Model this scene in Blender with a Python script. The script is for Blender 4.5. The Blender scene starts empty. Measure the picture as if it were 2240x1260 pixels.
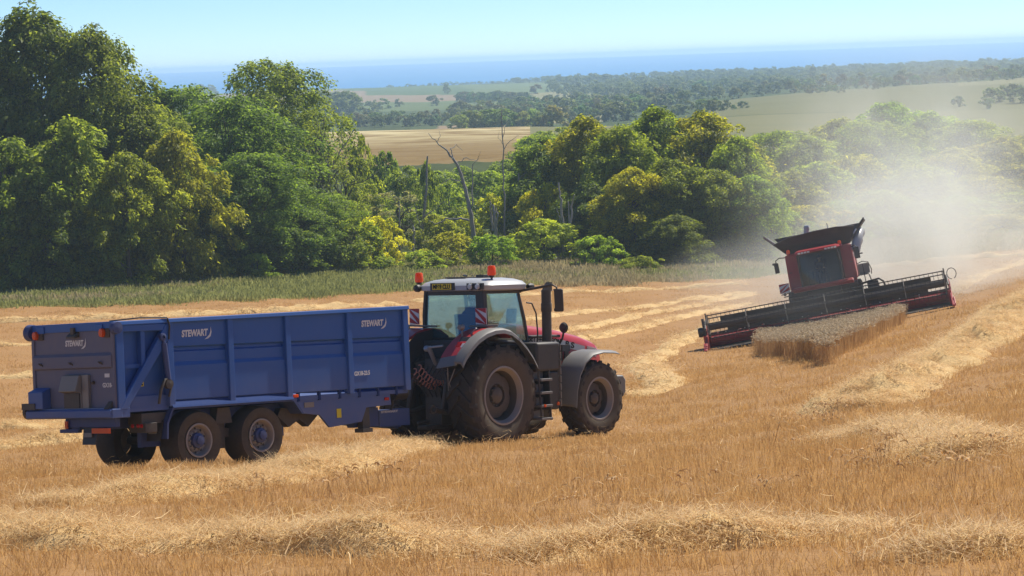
import bpy, math, random
import numpy as np
from mathutils import Matrix, Vector
rng = np.random.default_rng(7)
random.seed(7)
R_ = math.radians
SC = bpy.context.scene
COL = SC.collection

# ------------------------------------------------------------------ camera
FPX = 5200.0                       # focal length in pixels of the 2240 px wide photograph
ROLL = R_(2.08)
PITCH = math.atan((630 - 127.4) / FPX * math.cos(ROLL))
_R0 = np.array([1, 0, 0.]); FW = np.array([0, math.cos(PITCH), -math.sin(PITCH)]); _U0 = np.array([0, math.sin(PITCH), math.cos(PITCH)])
CR = math.cos(ROLL) * _R0 - math.sin(ROLL) * _U0
CU = math.sin(ROLL) * _R0 + math.cos(ROLL) * _U0
cam = bpy.data.objects.new('camera', bpy.data.cameras.new('camera'))
COL.objects.link(cam)
cam.data.sensor_width = 36.0
cam.data.lens = FPX / 2240 * 36.0
cam.data.clip_start = 0.5
cam.data.clip_end = 80000
cam.matrix_world = Matrix(((CR[0], CU[0], -FW[0], 0), (CR[1], CU[1], -FW[1], 0), (CR[2], CU[2], -FW[2], 0), (0, 0, 0, 1)))
SC.camera = cam

# ------------------------------------------------------------------ sky, sun, exposure
SUN_AZ, SUN_EL = 41.0, 50.0        # sun is ahead of the camera, to the right
w = bpy.data.worlds.new('World'); SC.world = w; w.use_nodes = True
nt = w.node_tree
sky = nt.nodes.new('ShaderNodeTexSky'); sky.sky_type = 'NISHITA'; sky.sun_disc = False
sky.sun_elevation = R_(SUN_EL); sky.sun_rotation = R_(SUN_AZ)
sky.altitude = 4500; sky.air_density = 1.0; sky.dust_density = 0.0; sky.ozone_density = 8.0
bg = nt.nodes['Background']; bg.inputs[1].default_value = 0.10
nt.links.new(sky.outputs[0], bg.inputs[0])
sl = bpy.data.lights.new('sun', 'SUN'); sl.energy = 4.6; sl.angle = R_(0.5); sl.color = (1.0, 0.94, 0.84)
so = bpy.data.objects.new('sun', sl); COL.objects.link(so)
_sd = Vector((math.sin(R_(SUN_AZ)) * math.cos(R_(SUN_EL)), math.cos(R_(SUN_AZ)) * math.cos(R_(SUN_EL)), math.sin(R_(SUN_EL))))
so.rotation_euler = _sd.to_track_quat('Z', 'Y').to_euler()
SC.view_settings.view_transform = 'Standard'; SC.view_settings.look = 'None'
SC.view_settings.gamma = 1.0; SC.view_settings.exposure = 0.5; SC.view_settings.use_curve_mapping = False
SC.render.engine = 'CYCLES'
cy = SC.cycles
cy.use_denoising = True
cy.max_bounces = 8; cy.diffuse_bounces = 3; cy.glossy_bounces = 3; cy.transmission_bounces = 4; cy.transparent_max_bounces = 12; cy.volume_bounces = 3
cy.volume_step_rate = 1.0; cy.sample_clamp_indirect = 6.0

FLAT = []       # (x, y, radius) pressed-down stubble
# ------------------------------------------------------------------ small helpers
def tag(o, label=None, cat=None, group=None, kind=None):
    if label: o['label'] = label
    if cat: o['category'] = cat
    if group: o['group'] = group
    if kind: o['kind'] = kind
    return o

def empty(name, mat=None, parent=None):
    o = bpy.data.objects.new(name, None); COL.objects.link(o)
    o.empty_display_size = 0.2
    if parent: o.parent = parent
    if mat is not None: o.matrix_world = mat
    return o

def frame(o, yaw, pitch, roll):
    f = np.array([math.cos(yaw) * math.cos(pitch), math.sin(yaw) * math.cos(pitch), math.sin(pitch)])
    l = np.array([-math.sin(yaw), math.cos(yaw), 0.]); u = np.cross(f, l)
    l2 = l * math.cos(roll) + u * math.sin(roll); u2 = u * math.cos(roll) - l * math.sin(roll)
    return Matrix(((f[0], l2[0], u2[0], o[0]), (f[1], l2[1], u2[1], o[1]), (f[2], l2[2], u2[2], o[2]), (0, 0, 0, 1)))

def ray(px, py):
    return FW + CR * (px - 1120) / FPX + CU * (630 - py) / FPX

def raw_mesh(name, v, f=None, tris=None, quads=None):
    me = bpy.data.meshes.new(name)
    if f is not None:
        me.from_pydata([tuple(x) for x in v], [], f)
    else:
        idx = quads if quads is not None else tris
        n = idx.shape[1]
        me.vertices.add(len(v)); me.vertices.foreach_set('co', np.asarray(v, np.float32).ravel())
        me.loops.add(idx.size); me.loops.foreach_set('vertex_index', idx.astype(np.int32).ravel())
        me.polygons.add(len(idx)); me.polygons.foreach_set('loop_start', np.arange(0, idx.size, n, dtype=np.int32))
        me.update(calc_edges=True)
    return me

def link(name, me, parent=None, mats=None):
    o = bpy.data.objects.new(name, me); COL.objects.link(o)
    if parent: o.parent = parent
    for m in (mats if isinstance(mats, (list, tuple)) else ([mats] if mats else [])): me.materials.append(m)
    return o

def fattr(me, name, vals, dom='POINT'):
    a = me.attributes.new(name, 'FLOAT', dom); a.data.foreach_set('value', np.asarray(vals, np.float32)); return a

class MB:
    """collects shapes into one mesh"""
    def __init__(s): s.v = []; s.f = []; s.m = []
    def add(s, v, f, m=0):
        b = len(s.v); s.v += [tuple(x) for x in v]; s.f += [tuple(i + b for i in q) for q in f]; s.m += [m] * len(f); return s
    def box(s, c, d, rot=None, m=0, taper=1.0):
        hx, hy, hz = d[0] / 2, d[1] / 2, d[2] / 2
        p = [(-hx, -hy, -hz), (hx, -hy, -hz), (hx, hy, -hz), (-hx, hy, -hz), (-hx * taper, -hy * taper, hz), (hx * taper, -hy * taper, hz), (hx * taper, hy * taper, hz), (-hx * taper, hy * taper, hz)]
        if rot is not None:
            from mathutils import Euler
            M = Euler(rot).to_matrix(); p = [M @ Vector(q) for q in p]
        p = [(q[0] + c[0], q[1] + c[1], q[2] + c[2]) for q in p]
        return s.add(p, [(0, 3, 2, 1), (4, 5, 6, 7), (0, 1, 5, 4), (1, 2, 6, 5), (2, 3, 7, 6), (3, 0, 4, 7)], m)
    def b2(s, a, b, m=0):
        return s.box([(a[i] + b[i]) / 2 for i in range(3)], [abs(b[i] - a[i]) for i in range(3)], m=m)
    def hexa(s, p, m=0):   # 8 points: bottom 4 ccw, top 4 ccw
        return s.add(p, [(0, 3, 2, 1), (4, 5, 6, 7), (0, 1, 5, 4), (1, 2, 6, 5), (2, 3, 7, 6), (3, 0, 4, 7)], m)
    def prism(s, pts, ax, a0, a1, m=0):
        """polygon given in the two other axes, extruded along ax ('x','y','z') from a0 to a1"""
        k = 'xyz'.index(ax); n = len(pts)
        def P(q, a):
            r = list(q); r.insert(k, a); return tuple(r)
        v = [P(q, a0) for q in pts] + [P(q, a1) for q in pts]
        f = [tuple(range(n))[::-1], tuple(range(n, 2 * n))] + [(i, (i + 1) % n, n + (i + 1) % n, n + i) for i in range(n)]
        return s.add(v, f, m)
    def tube(s, path, r, n=8, m=0, caps=True):
        path = [Vector(p) for p in path]; N = len(path)
        rr = r if isinstance(r, (list, tuple, np.ndarray)) else [r] * N
        t0 = (path[1] - path[0]).normalized()
        a = t0.orthogonal().normalized(); v = []; f = []
        for i, p in enumerate(path):
            t = (path[min(i + 1, N - 1)] - path[max(i - 1, 0)]).normalized()
            a = (a - t * a.dot(t)).normalized(); b = t.cross(a)
            for k in range(n):
                an = 2 * math.pi * k / n
                v.append(p + (a * math.cos(an) + b * math.sin(an)) * rr[i])
        for i in range(N - 1):
            for k in range(n):
                f.append((i * n + k, i * n + (k + 1) % n, (i + 1) * n + (k + 1) % n, (i + 1) * n + k))
        if caps: f += [tuple(range(n))[::-1], tuple(range((N - 1) * n, N * n))]
        return s.add(v, f, m)
    def rod(s, a, b, r, n=8, m=0): return s.tube([a, b], r, n, m)
    def lathe(s, prof, c=(0, 0, 0), ax='y', n=40, m=0, a0=0, a1=2 * math.pi, mfun=None):
        """profile of (radius, height along the axis)"""
        full = abs(a1 - a0 - 2 * math.pi) < 1e-6; K = n if full else n + 1
        v = []
        for k in range(K):
            an = a0 + (a1 - a0) * k / n; ca, sa = math.cos(an), math.sin(an)
            for (rd, h) in prof:
                q = (rd * ca, h, rd * sa) if ax == 'y' else ((h, rd * ca, rd * sa) if ax == 'x' else (rd * ca, rd * sa, h))
                v.append((q[0] + c[0], q[1] + c[1], q[2] + c[2]))
        P = len(prof); b = len(s.v); s.v += v
        for k in range(n):
            k2 = (k + 1) % K
            for i in range(P - 1):
                s.f.append((b + k * P + i, b + k2 * P + i, b + k2 * P + i + 1, b + k * P + i + 1)); s.m.append(m if mfun is None else mfun(i))
        return s
    def loft(s, rings, m=0, closed=True, caps=True):
        n = len(rings[0]); v = [p for r_ in rings for p in r_]; f = []
        for i in range(len(rings) - 1):
            for k in range(n if closed else n - 1):
                f.append((i * n + k, i * n + (k + 1) % n, (i + 1) * n + (k + 1) % n, (i + 1) * n + k))
        if caps and closed: f += [tuple(range(n))[::-1], tuple(range((len(rings) - 1) * n, len(rings) * n))]
        return s.add(v, f, m)
    def sheet(s, pts, t, m=0):
        """flat polygon of 3-D points given a thickness along its normal"""
        p = [Vector(q) for q in pts]; nrm = Vector((0, 0, 0))
        for i in range(len(p)): nrm += p[i].cross(p[(i + 1) % len(p)])
        nrm.normalize(); n = len(p)
        v = [q - nrm * t / 2 for q in p] + [q + nrm * t / 2 for q in p]
        return s.add(v, [tuple(range(n))[::-1], tuple(range(n, 2 * n))] + [(i, (i + 1) % n, n + (i + 1) % n, n + i) for i in range(n)], m)
    def build(s, name, mats, parent=None, smooth=35, bevel=0.0, kind=None, fix=True):
        me = bpy.data.meshes.new(name); me.from_pydata(s.v, [], s.f); me.validate()
        if len(me.polygons) == len(s.m): me.polygons.foreach_set('material_index', s.m)
        if fix:
            import bmesh
            bm = bmesh.new(); bm.from_mesh(me); bmesh.ops.recalc_face_normals(bm, faces=bm.faces); bm.to_mesh(me); bm.free()
        if smooth:
            me.polygons.foreach_set('use_smooth', [True] * len(me.polygons)); me.set_sharp_from_angle(angle=R_(smooth))
        o = link(name, me, parent, mats)
        if bevel:
            b = o.modifiers.new('bevel', 'BEVEL'); b.width = bevel; b.segments = 2; b.limit_method = 'ANGLE'; b.angle_limit = R_(50)
        if kind: o['kind'] = kind
        return o

def copy_tree(o, parent=None):
    c = o.copy(); COL.objects.link(c)
    if parent: c.parent = parent
    for ch in o.children: copy_tree(ch, c)
    return c

_tc = {}
def text_geo(s, size, bold=0.0, shear=0.0):
    k = (s, size, bold, shear)
    if k not in _tc:
        c = bpy.data.curves.new('lettering', 'FONT'); c.body = s; c.size = size; c.offset = bold; c.shear = shear; c.extrude = 0.002; c.align_x = 'LEFT'
        o = bpy.data.objects.new('lettering', c); me = o.to_mesh()
        v = [tuple(x.co) for x in me.vertices]; f = [tuple(p.vertices) for p in me.polygons]
        o.to_mesh_clear(); bpy.data.objects.remove(o); bpy.data.curves.remove(c); _tc[k] = (v, f)
    return _tc[k]
def put_text(mb, s, size, o, ex, ey, width=None, bold=0.0, shear=0.0, m=0):
    v, f = text_geo(s, size, bold, shear); o, ex, ey = Vector(o), Vector(ex).normalized(), Vector(ey).normalized(); ez = ex.cross(ey)
    x1 = max(q[0] for q in v); kx = 1.0 if width is None else width / x1
    return mb.add([o + ex * q[0] * kx + ey * q[1] + ez * q[2] for q in v], f, m)

# ------------------------------------------------------------------ materials
class NT:
    def __init__(s, name):
        s.mat = bpy.data.materials.new(name); s.mat.use_nodes = True; s.t = s.mat.node_tree; s.n = s.t.nodes; s.p = s.n['Principled BSDF']; s.out = s.n['Material Output']
    def new(s, ty, **k):
        x = s.n.new('ShaderNode' + ty)
        for a, b in k.items(): setattr(x, a, b)
        return x
    def L(s, a, b): s.t.links.new(a, b)
    def noise(s, scale, detail=4, rough=0.55, coord='Object', vec=None, stretch=None):
        t = s.new('TexNoise'); t.inputs['Scale'].default_value = scale; t.inputs['Detail'].default_value = detail; t.inputs['Roughness'].default_value = rough
        src = vec or s.new('TexCoord').outputs[coord]
        if stretch:
            mp = s.new('Mapping'); mp.inputs['Scale'].default_value = stretch; s.L(src, mp.inputs[0]); src = mp.outputs[0]
        s.L(src, t.inputs['Vector']); return t.outputs['Fac']
    def ramp(s, fac, stops):
        r = s.new('ValToRGB'); e = r.color_ramp.elements
        while len(e) < len(stops): e.new(0.5)
        for i, (p, c) in enumerate(stops): e[i].position = p; e[i].color = (*c, 1) if len(c) == 3 else c
        s.L(fac, r.inputs[0]); return r.outputs[0]
    def mix(s, fac, a, b, mode='MIX'):
        x = s.new('Mix', data_type='RGBA', blend_type=mode)
        for sock, val in ((x.inputs[0], fac), (x.inputs[6], a), (x.inputs[7], b)):
            if isinstance(val, (int, float)): sock.default_value = val
            elif isinstance(val, tuple): sock.default_value = (*val, 1) if len(val) == 3 else val
            else: s.L(val, sock)
        return x.outputs[2]
    def math(s, op, a, b=0.0):
        x = s.new('Math', operation=op)
        for i, val in enumerate((a, b)):
            if isinstance(val, (int, float)): x.inputs[i].default_value = val
            else: s.L(val, x.inputs[i])
        return x.outputs[0]
    def bump(s, h, strength=0.3, dist=0.02):
        b = s.new('Bump'); b.inputs['Strength'].default_value = strength; b.inputs['Distance'].default_value = dist; s.L(h, b.inputs['Height']); s.L(b.outputs[0], s.p.inputs['Normal'])
    def col(s, c):
        if isinstance(c, tuple): s.p.inputs['Base Color'].default_value = (*c, 1)
        else: s.L(c, s.p.inputs['Base Color'])
    def set(s, rough=None, metal=None, spec=None):
        if rough is not None: s.p.inputs['Roughness'].default_value = rough
        if metal is not None: s.p.inputs['Metallic'].default_value = metal
        if spec is not None: s.p.inputs['Specular IOR Level'].default_value = spec

DUST = (0.30, 0.23, 0.15)
def paint(name, c, rough=0.4, dust=0.35, scale=1.6, metal=0.0, spec=0.4, low=None):
    """worn, dusty paint; low = (z0, z1) object heights between which dust thins out"""
    t = NT(name)
    n1 = t.noise(scale, 6, 0.65); n2 = t.noise(scale * 9, 3, 0.6)
    f = t.math('MULTIPLY', t.math('ADD', t.math('MULTIPLY', n1, 0.8), t.math('MULTIPLY', n2, 0.3)), dust)
    if low:
        sx = t.new('SeparateXYZ'); t.L(t.new('TexCoord').outputs['Object'], sx.inputs[0])
        mr = t.new('MapRange'); mr.inputs[1].default_value = low[0]; mr.inputs[2].default_value = low[1]; mr.inputs[3].default_value = 0.45; mr.inputs[4].default_value = 0.0
        t.L(sx.outputs[2], mr.inputs[0]); f = t.math('ADD', f, t.math('MULTIPLY', mr.outputs[0], n1))
    t.col(t.mix(f, c, DUST))
    rr = t.new('MapRange'); rr.inputs[3].default_value = rough; rr.inputs[4].default_value = min(1, rough + 0.35); t.L(f, rr.inputs[0]); t.L(rr.outputs[0], t.p.inputs['Roughness'])
    t.set(metal=metal, spec=spec); t.bump(n2, 0.05, 0.01)
    return t.mat
def glass_mat(name, tint, refl=0.14, haze=0.06, fres=0.45):
    t = NT(name); t.n.remove(t.p)
    tr = t.new('BsdfTransparent'); tr.inputs[0].default_value = (*tint, 1)
    gl = t.new('BsdfGlossy'); gl.inputs['Roughness'].default_value = 0.04; gl.inputs[0].default_value = (0.9, 0.97, 1, 1)
    df = t.new('BsdfDiffuse'); df.inputs[0].default_value = (0.55, 0.6, 0.58, 1)
    lw = t.new('LayerWeight'); lw.inputs[0].default_value = 0.35
    f = t.math('ADD', t.math('MULTIPLY', lw.outputs['Fresnel'], fres), refl)
    m1 = t.new('MixShader'); t.L(f, m1.inputs[0]); t.L(tr.outputs[0], m1.inputs[1]); t.L(gl.outputs[0], m1.inputs[2])
    m2 = t.new('MixShader'); t.L(t.math('MULTIPLY', t.noise(3.0, 5), haze * 2), m2.inputs[0]); t.L(m1.outputs[0], m2.inputs[1]); t.L(df.outputs[0], m2.inputs[2])
    t.L(m2.outputs[0], t.out.inputs[0]); return t.mat
def plain(name, c, rough=0.6, metal=0.0, emit=None):
    t = NT(name); n = t.noise(14, 3); t.col(t.mix(t.math('MULTIPLY', n, 0.25), c, tuple(x * 0.6 for x in c))); t.set(rough=rough, metal=metal, spec=0.3)
    return t.mat
def leaf_mat(name, dark, light, trans=0.45, objcol=True, tcol=(1.5, 1.45, 0.7)):
    t = NT(name)
    a = t.new('Attribute', attribute_name='tint'); c = t.mix(a.outputs['Fac'], dark, light)
    if objcol:
        oi = t.new('ObjectInfo'); c = t.mix(1.0, c, oi.outputs['Color'], 'MULTIPLY')
    t.col(c); t.set(rough=0.55, spec=0.25)
    tl = t.new('BsdfTranslucent'); t.L(t.mix(1.0, c, tcol, 'MULTIPLY'), tl.inputs[0])
    ms = t.new('MixShader'); ms.inputs[0].default_value = trans
    t.L(t.p.outputs[0], ms.inputs[1]); t.L(tl.outputs[0], ms.inputs[2]); t.L(ms.outputs[0], t.out.inputs[0])
    return t.mat
M = {}
M['blue'] = paint('blue_paint', (0.009, 0.090, 0.33), 0.45, 0.14, 0.9, low=(1.0, 1.9))
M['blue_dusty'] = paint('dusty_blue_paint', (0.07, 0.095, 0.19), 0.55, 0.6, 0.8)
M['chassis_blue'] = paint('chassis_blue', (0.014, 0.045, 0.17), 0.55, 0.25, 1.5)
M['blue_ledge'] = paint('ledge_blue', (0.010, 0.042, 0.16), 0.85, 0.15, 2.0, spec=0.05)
M['tyre_side'] = paint('tyre_sidewall', (0.022, 0.021, 0.020), 0.9, 0.5, 1.6, spec=0.15)
M['red'] = paint('red_paint', (0.42, 0.018, 0.022), 0.3, 0.14, 1.2)
M['combine_red'] = paint('combine_red', (0.37, 0.013, 0.020), 0.4, 0.26, 0.9)
M['header_red'] = paint('header_red', (0.36, 0.014, 0.022), 0.5, 0.26, 0.9)
M['grey'] = paint('fender_grey', (0.16, 0.16, 0.155), 0.45, 0.30, 1.5)
M['silver'] = paint('roof_silver', (0.42, 0.43, 0.43), 0.35, 0.18, 1.2)
M['black'] = paint('black_plastic', (0.018, 0.018, 0.02), 0.5, 0.22, 2.0)
M['dark'] = paint('dark_steel', (0.03, 0.029, 0.027), 0.55, 0.35, 2.5)
M['steel'] = paint('bare_steel', (0.42, 0.42, 0.41), 0.35, 0.3, 3.0, metal=0.7)
M['rim_dark'] = paint('dusty_dark_rim', (0.05, 0.046, 0.042), 0.6, 0.55, 2.0)
M['rim_grey'] = paint('grey_rim', (0.30, 0.28, 0.26), 0.5, 0.55, 2.2)
M['tyre'] = paint('tyre_rubber', (0.017, 0.017, 0.018), 0.85, 0.3, 2.2, spec=0.2)
M['tyre_dusty'] = paint('dusty_sidewall', (0.04, 0.037, 0.033), 0.9, 0.48, 1.6, spec=0.15)
M['galv'] = paint('galvanised', (0.24, 0.22, 0.19), 0.5, 0.3, 3.0, metal=0.2)
M['white'] = plain('white_print', (0.72, 0.70, 0.66), 0.6)
M['yellow'] = plain('yellow_plate', (0.85, 0.55, 0.03), 0.5)
M['signyellow'] = plain('sticker_yellow', (0.75, 0.6, 0.03), 0.5)
M['print_black'] = plain('black_print', (0.015, 0.015, 0.015), 0.6)
M['stripe_grey'] = plain('bonnet_stripe', (0.5, 0.5, 0.48), 0.5)
M['board_red'] = plain('board_red', (0.45, 0.03, 0.03), 0.5)
M['seat'] = plain('seat_fabric', (0.03, 0.035, 0.05), 0.9)
M['copper'] = plain('coiled_hose_red', (0.55, 0.20, 0.12), 0.45)
M['rust'] = plain('rusty_steel', (0.16, 0.075, 0.04), 0.8)
def lens(name, c):
    t = NT(name); t.col(c); t.set(rough=0.25, spec=0.5); t.p.inputs['Subsurface Weight'].default_value = 0.0
    tl = t.new('BsdfTranslucent'); tl.inputs[0].default_value = (*c, 1); ms = t.new('MixShader'); ms.inputs[0].default_value = 0.4
    t.L(t.p.outputs[0], ms.inputs[1]); t.L(tl.outputs[0], ms.inputs[2]); t.L(ms.outputs[0], t.out.inputs[0]); return t.mat
M['amber'] = lens('amber_lens', (0.95, 0.16, 0.02)); M['redlens'] = lens('red_lens', (0.7, 0.03, 0.02)); M['clear'] = lens('clear_lens', (0.75, 0.75, 0.72))
M['glass'] = glass_mat('cab_glass', (0.74, 0.87, 0.88), 0.03, 0.05, 0.2)
M['glass_dark'] = glass_mat('combine_glass', (0.52, 0.66, 0.54), 0.02, 0.03, 0.15)
M['mirror'] = plain('mirror_face', (0.8, 0.82, 0.84), 0.05, 1.0)
M['skin'] = plain('skin', (0.45, 0.26, 0.19), 0.6); M['cloth_navy'] = plain('navy_cloth', (0.02, 0.03, 0.06), 0.9); M['hair'] = plain('hair', (0.03, 0.022, 0.016), 0.8)
M['cloth_grey'] = plain('dark_trousers', (0.025, 0.025, 0.03), 0.9)
# ------------------------------------------------------------------ terrain heights
_UC = np.array([(p - 1120) / FPX for p in (-1500, -600, 0, 560, 1120, 1400, 1680, 2240, 2900, 3800)])
_D = np.array([2, 8, 19, 28.8, 34, 38, 43, 48, 70, 102, 150, 175, 190, 220, 300, 380, 550, 700, 900, 1100, 1600, 2300, 2700, 2840, 3950.])
_Z = np.array([
 [-2.0] * 10,
 [-2.75] * 8 + [-2.7, -2.6],
 [-4.1, -4.1, -4.1, -4.1, -4.1, -4.1, -4.08, -3.95, -3.7, -3.3],
 [-5.37, -5.33, -5.33, -5.33, -5.33, -5.30, -5.25, -5.02, -4.6, -3.8],
 [-6.02, -5.99, -5.96, -5.95, -5.91, -5.87, -5.80, -5.50, -4.95, -4.0],
 [-6.55, -6.50, -6.43, -6.41, -6.35, -6.30, -6.22, -5.88, -5.25, -4.2],
 [-7.42, -7.40, -7.39, -7.37, -7.09, -7.03, -6.88, -6.47, -5.65, -4.45],
 [-7.9, -7.88, -7.88, -7.88, -7.85, -7.78, -7.55, -7.0, -6.1, -4.7],
 [-10.0, -9.95, -9.95, -9.9, -9.85, -9.75, -9.35, -8.25, -6.8, -5.0],
 [-12.2, -12.2, -12.3, -12.4, -12.75, -13.0, -12.75, -10.8, -8.6, -6.4],
 [-14.3, -14.5, -14.5, -14.7, -15.1, -15.5, -15.5, -13.8, -11.4, -9.0],
 [-15.2, -15.4, -15.4, -15.5, -15.9, -16.3, -16.4, -15.0, -12.6, -10],
 [-15.8, -16, -16, -16, -16, -16.6, -16.8, -15.8, -13.6, -11],
 [-17, -17, -17, -16.8, -16.5, -17, -17.5, -17, -15, -12],
 [-18, -18, -18, -17.2, -16.8, -17.2, -19, -19, -17, -14],
 [-18, -18, -18, -16.5, -15.9, -17, -19.5, -19.5, -18, -16],
 [-20, -20, -20, -15.7, -15.9, -17.6, -18.2, -18.8, -18, -17],
 [-23, -23, -23, -22, -22, -20.5, -17.4, -17.4, -16.5, -15],
 [-24, -24, -24, -23.2, -23, -22.5, -18.6, -15.7, -14, -12],
 [-25, -25, -25, -24.6, -24.5, -24, -20.5, -17.5, -15.5, -13],
 [-26, -26, -26, -26, -26, -26, -25.5, -24, -22, -20],
 [-26.5, -26.5, -26.5, -26.5, -26.5, -26.5, -26.5, -26, -25, -24],
 [-28.2, -28.2, -28.2, -28.2, -28.2, -28.2, -28.0, -27.4, -27, -27],
 [-30.8] * 10,
 [-36] * 10])
def _pchip(x, y, xs):
    """shape-keeping cubic through the columns of y"""
    h = np.diff(x)[:, None]; d = np.diff(y, axis=0) / h
    s = np.zeros_like(y); w1 = 2 * h[1:] + h[:-1]; w2 = h[1:] + 2 * h[:-1]
    ok = d[1:] * d[:-1] > 0
    with np.errstate(all='ignore'):
        s[1:-1] = np.where(ok, (w1 + w2) / (w1 / d[:-1] + w2 / d[1:]), 0)
    s[0] = d[0]; s[-1] = d[-1]
    i = np.clip(np.searchsorted(x, xs) - 1, 0, len(x) - 2); t = ((xs - x[i]) / (x[i + 1] - x[i]))[:, None]; hh = h[i]
    return y[i] * (2 * t**3 - 3 * t**2 + 1) + s[i] * hh * (t**3 - 2 * t**2 + t) + y[i + 1] * (3 * t**2 - 2 * t**3) + s[i + 1] * hh * (t**3 - t**2)
_ld = np.linspace(math.log(2), math.log(3950), 900); _uu = np.linspace(_UC[0], _UC[-1], 500)
_T = _pchip(_D, _Z, np.exp(_ld)); _T = _pchip(_UC, _T.T.copy(), _uu).T.copy()
def ground(X, Y):
    X = np.asarray(X, float); Y = np.maximum(np.asarray(Y, float), 2.0)
    a = np.clip((np.log(Y) - _ld[0]) / (_ld[1] - _ld[0]), 0, 898.999); b = np.clip((X / Y - _uu[0]) / (_uu[1] - _uu[0]), 0, 498.999)
    i = a.astype(int); j = b.astype(int); fa = a - i; fb = b - j
    z = (_T[i, j] * (1 - fa) + _T[i + 1, j] * fa) * (1 - fb) + (_T[i, j + 1] * (1 - fa) + _T[i + 1, j + 1] * fa) * fb
    amp = np.clip((Y - 4) / 20, 0, 1) * np.clip(np.where(Y < 140, 0.03, 0.05 + 0.0004 * Y), 0, 1.0)
    k = np.where(Y < 400, 1.0, 0.06)
    return z + amp * (np.sin(X * .43 * k + 1.3) * np.cos(Y * .31 * k) + .6 * np.sin(X * 1.1 * k + Y * .7 * k) + .4 * np.sin(Y * 1.9 * k - X * .9 * k))
_sd2 = np.exp(np.linspace(math.log(6), math.log(3900), 5000))
def hit(px, py, dmin=6.0):
    """the first point of the ground along the view through a point of the photograph"""
    d = ray(px, py); d = d / d[1]
    s = _sd2[_sd2 >= dmin]; z = ground(d[0] * s, s); k = np.nonzero(d[2] * s < z)[0]
    i = k[0] if len(k) else len(s) - 1
    return np.array([d[0] * s[i], s[i], z[i]])
def at(px, py, D):
    d = ray(px, py); return d * (D / d[1])
def col_x(px, D):     # azimuth of a photo column near the horizon line, at distance D
    d = ray(px, 400); return d[0] / d[1] * D

EDGE = np.array([hit(px, py)[:2] for px, py in ((-900, 710), (-300, 687), (0, 675), (300, 667), (700, 651), (1120, 628), (1400, 618), (1640, 609), (1900, 577), (2240, 545), (2600, 512), (3200, 470))])
WOOD = np.array([hit(px, py)[:2] for px, py in ((-900, 668), (-300, 648), (0, 636), (450, 604), (800, 580), (1120, 577), (1400, 572), (1640, 560), (1900, 535), (2240, 510), (2600, 480), (3200, 440))])
def edge_d(u): return np.interp(u, EDGE[:, 0] / EDGE[:, 1], EDGE[:, 1])
def wood_d(u): return np.maximum(np.interp(u, WOOD[:, 0] / WOOD[:, 1], WOOD[:, 1]), edge_d(u) + 8)

def grid_mesh(name, us, dfun0, dfun1, n, lift=0.0):
    t = np.linspace(0, 1, n); u, tt = np.meshgrid(us, t)
    d0, d1 = dfun0(us)[None, :], dfun1(us)[None, :]
    Y = np.exp(np.log(d0) * (1 - tt) + np.log(d1) * tt); X = u * Y; Z = ground(X, Y) + lift
    nu = len(us); i = np.arange(n - 1)[:, None] * nu + np.arange(nu - 1)[None, :]
    q = np.stack([i, i + 1, i + nu + 1, i + nu], -1).reshape(-1, 4)
    me = raw_mesh(name, np.stack([X, Y, Z], -1).reshape(-1, 3), quads=q)
    me.polygons.foreach_set('use_smooth', [True] * len(me.polygons))
    return me, X.ravel(), Y.ravel()

# materials of the ground
t = NT('stubble_ground')
n1 = t.noise(0.35, 5, .6); n2 = t.noise(9.0, 6, .7, stretch=(1, 0.5, 1)); n3 = t.noise(1.6, 4, .6, stretch=(0.35, 1.0, 1))
c = t.mix(n2, (0.19, 0.10, 0.036), (0.45, 0.27, 0.11))
c = t.mix(t.math('MULTIPLY', n1, 0.75), c, (0.36, 0.175, 0.06)); c = t.mix(t.math('MULTIPLY', n3, 0.4), c, (0.45, 0.27, 0.12))
t.col(c); t.set(rough=0.9, spec=0.1); t.bump(n2, 0.9, 0.06); M['ground'] = t.mat
t = NT('verge_ground'); n1 = t.noise(0.2, 5); n2 = t.noise(3.0, 5)
t.col(t.mix(n1, t.mix(n2, (0.10, 0.13, 0.03), (0.18, 0.20, 0.06)), (0.26, 0.22, 0.10))); t.set(rough=0.95, spec=0.05); t.bump(n2, .6, .1); M['verge'] = t.mat
t = NT('valley_floor'); n1 = t.noise(0.08, 5); t.col(t.mix(n1, (0.035, 0.05, 0.015), (0.09, 0.11, 0.03))); t.set(rough=1, spec=0.05); M['valley'] = t.mat
t = NT('slope_grass'); n1 = t.noise(0.05, 5); n2 = t.noise(0.5, 4); t.col(t.mix(n1, t.mix(n2, (0.11, 0.12, 0.045), (0.19, 0.185, 0.08)), (0.22, 0.20, 0.09))); t.set(rough=1, spec=0.05); M['slope'] = t.mat
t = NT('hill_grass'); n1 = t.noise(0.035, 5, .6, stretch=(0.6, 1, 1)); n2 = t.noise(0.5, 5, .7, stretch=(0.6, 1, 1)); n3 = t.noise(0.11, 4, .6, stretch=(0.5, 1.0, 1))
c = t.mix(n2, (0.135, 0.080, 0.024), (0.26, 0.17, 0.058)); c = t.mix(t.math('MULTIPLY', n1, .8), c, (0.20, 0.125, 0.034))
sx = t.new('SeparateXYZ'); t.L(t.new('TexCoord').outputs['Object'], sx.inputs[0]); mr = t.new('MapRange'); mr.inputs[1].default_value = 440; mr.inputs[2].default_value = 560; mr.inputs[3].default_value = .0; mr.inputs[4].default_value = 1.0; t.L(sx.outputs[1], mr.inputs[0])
c = t.mix(t.math('MULTIPLY', t.math('ADD', mr.outputs[0], .12), t.ramp(n3, [(.40, (.1, .1, .1)), (.58, (1, 1, 1))])), c, (0.56, 0.47, 0.25))
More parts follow.
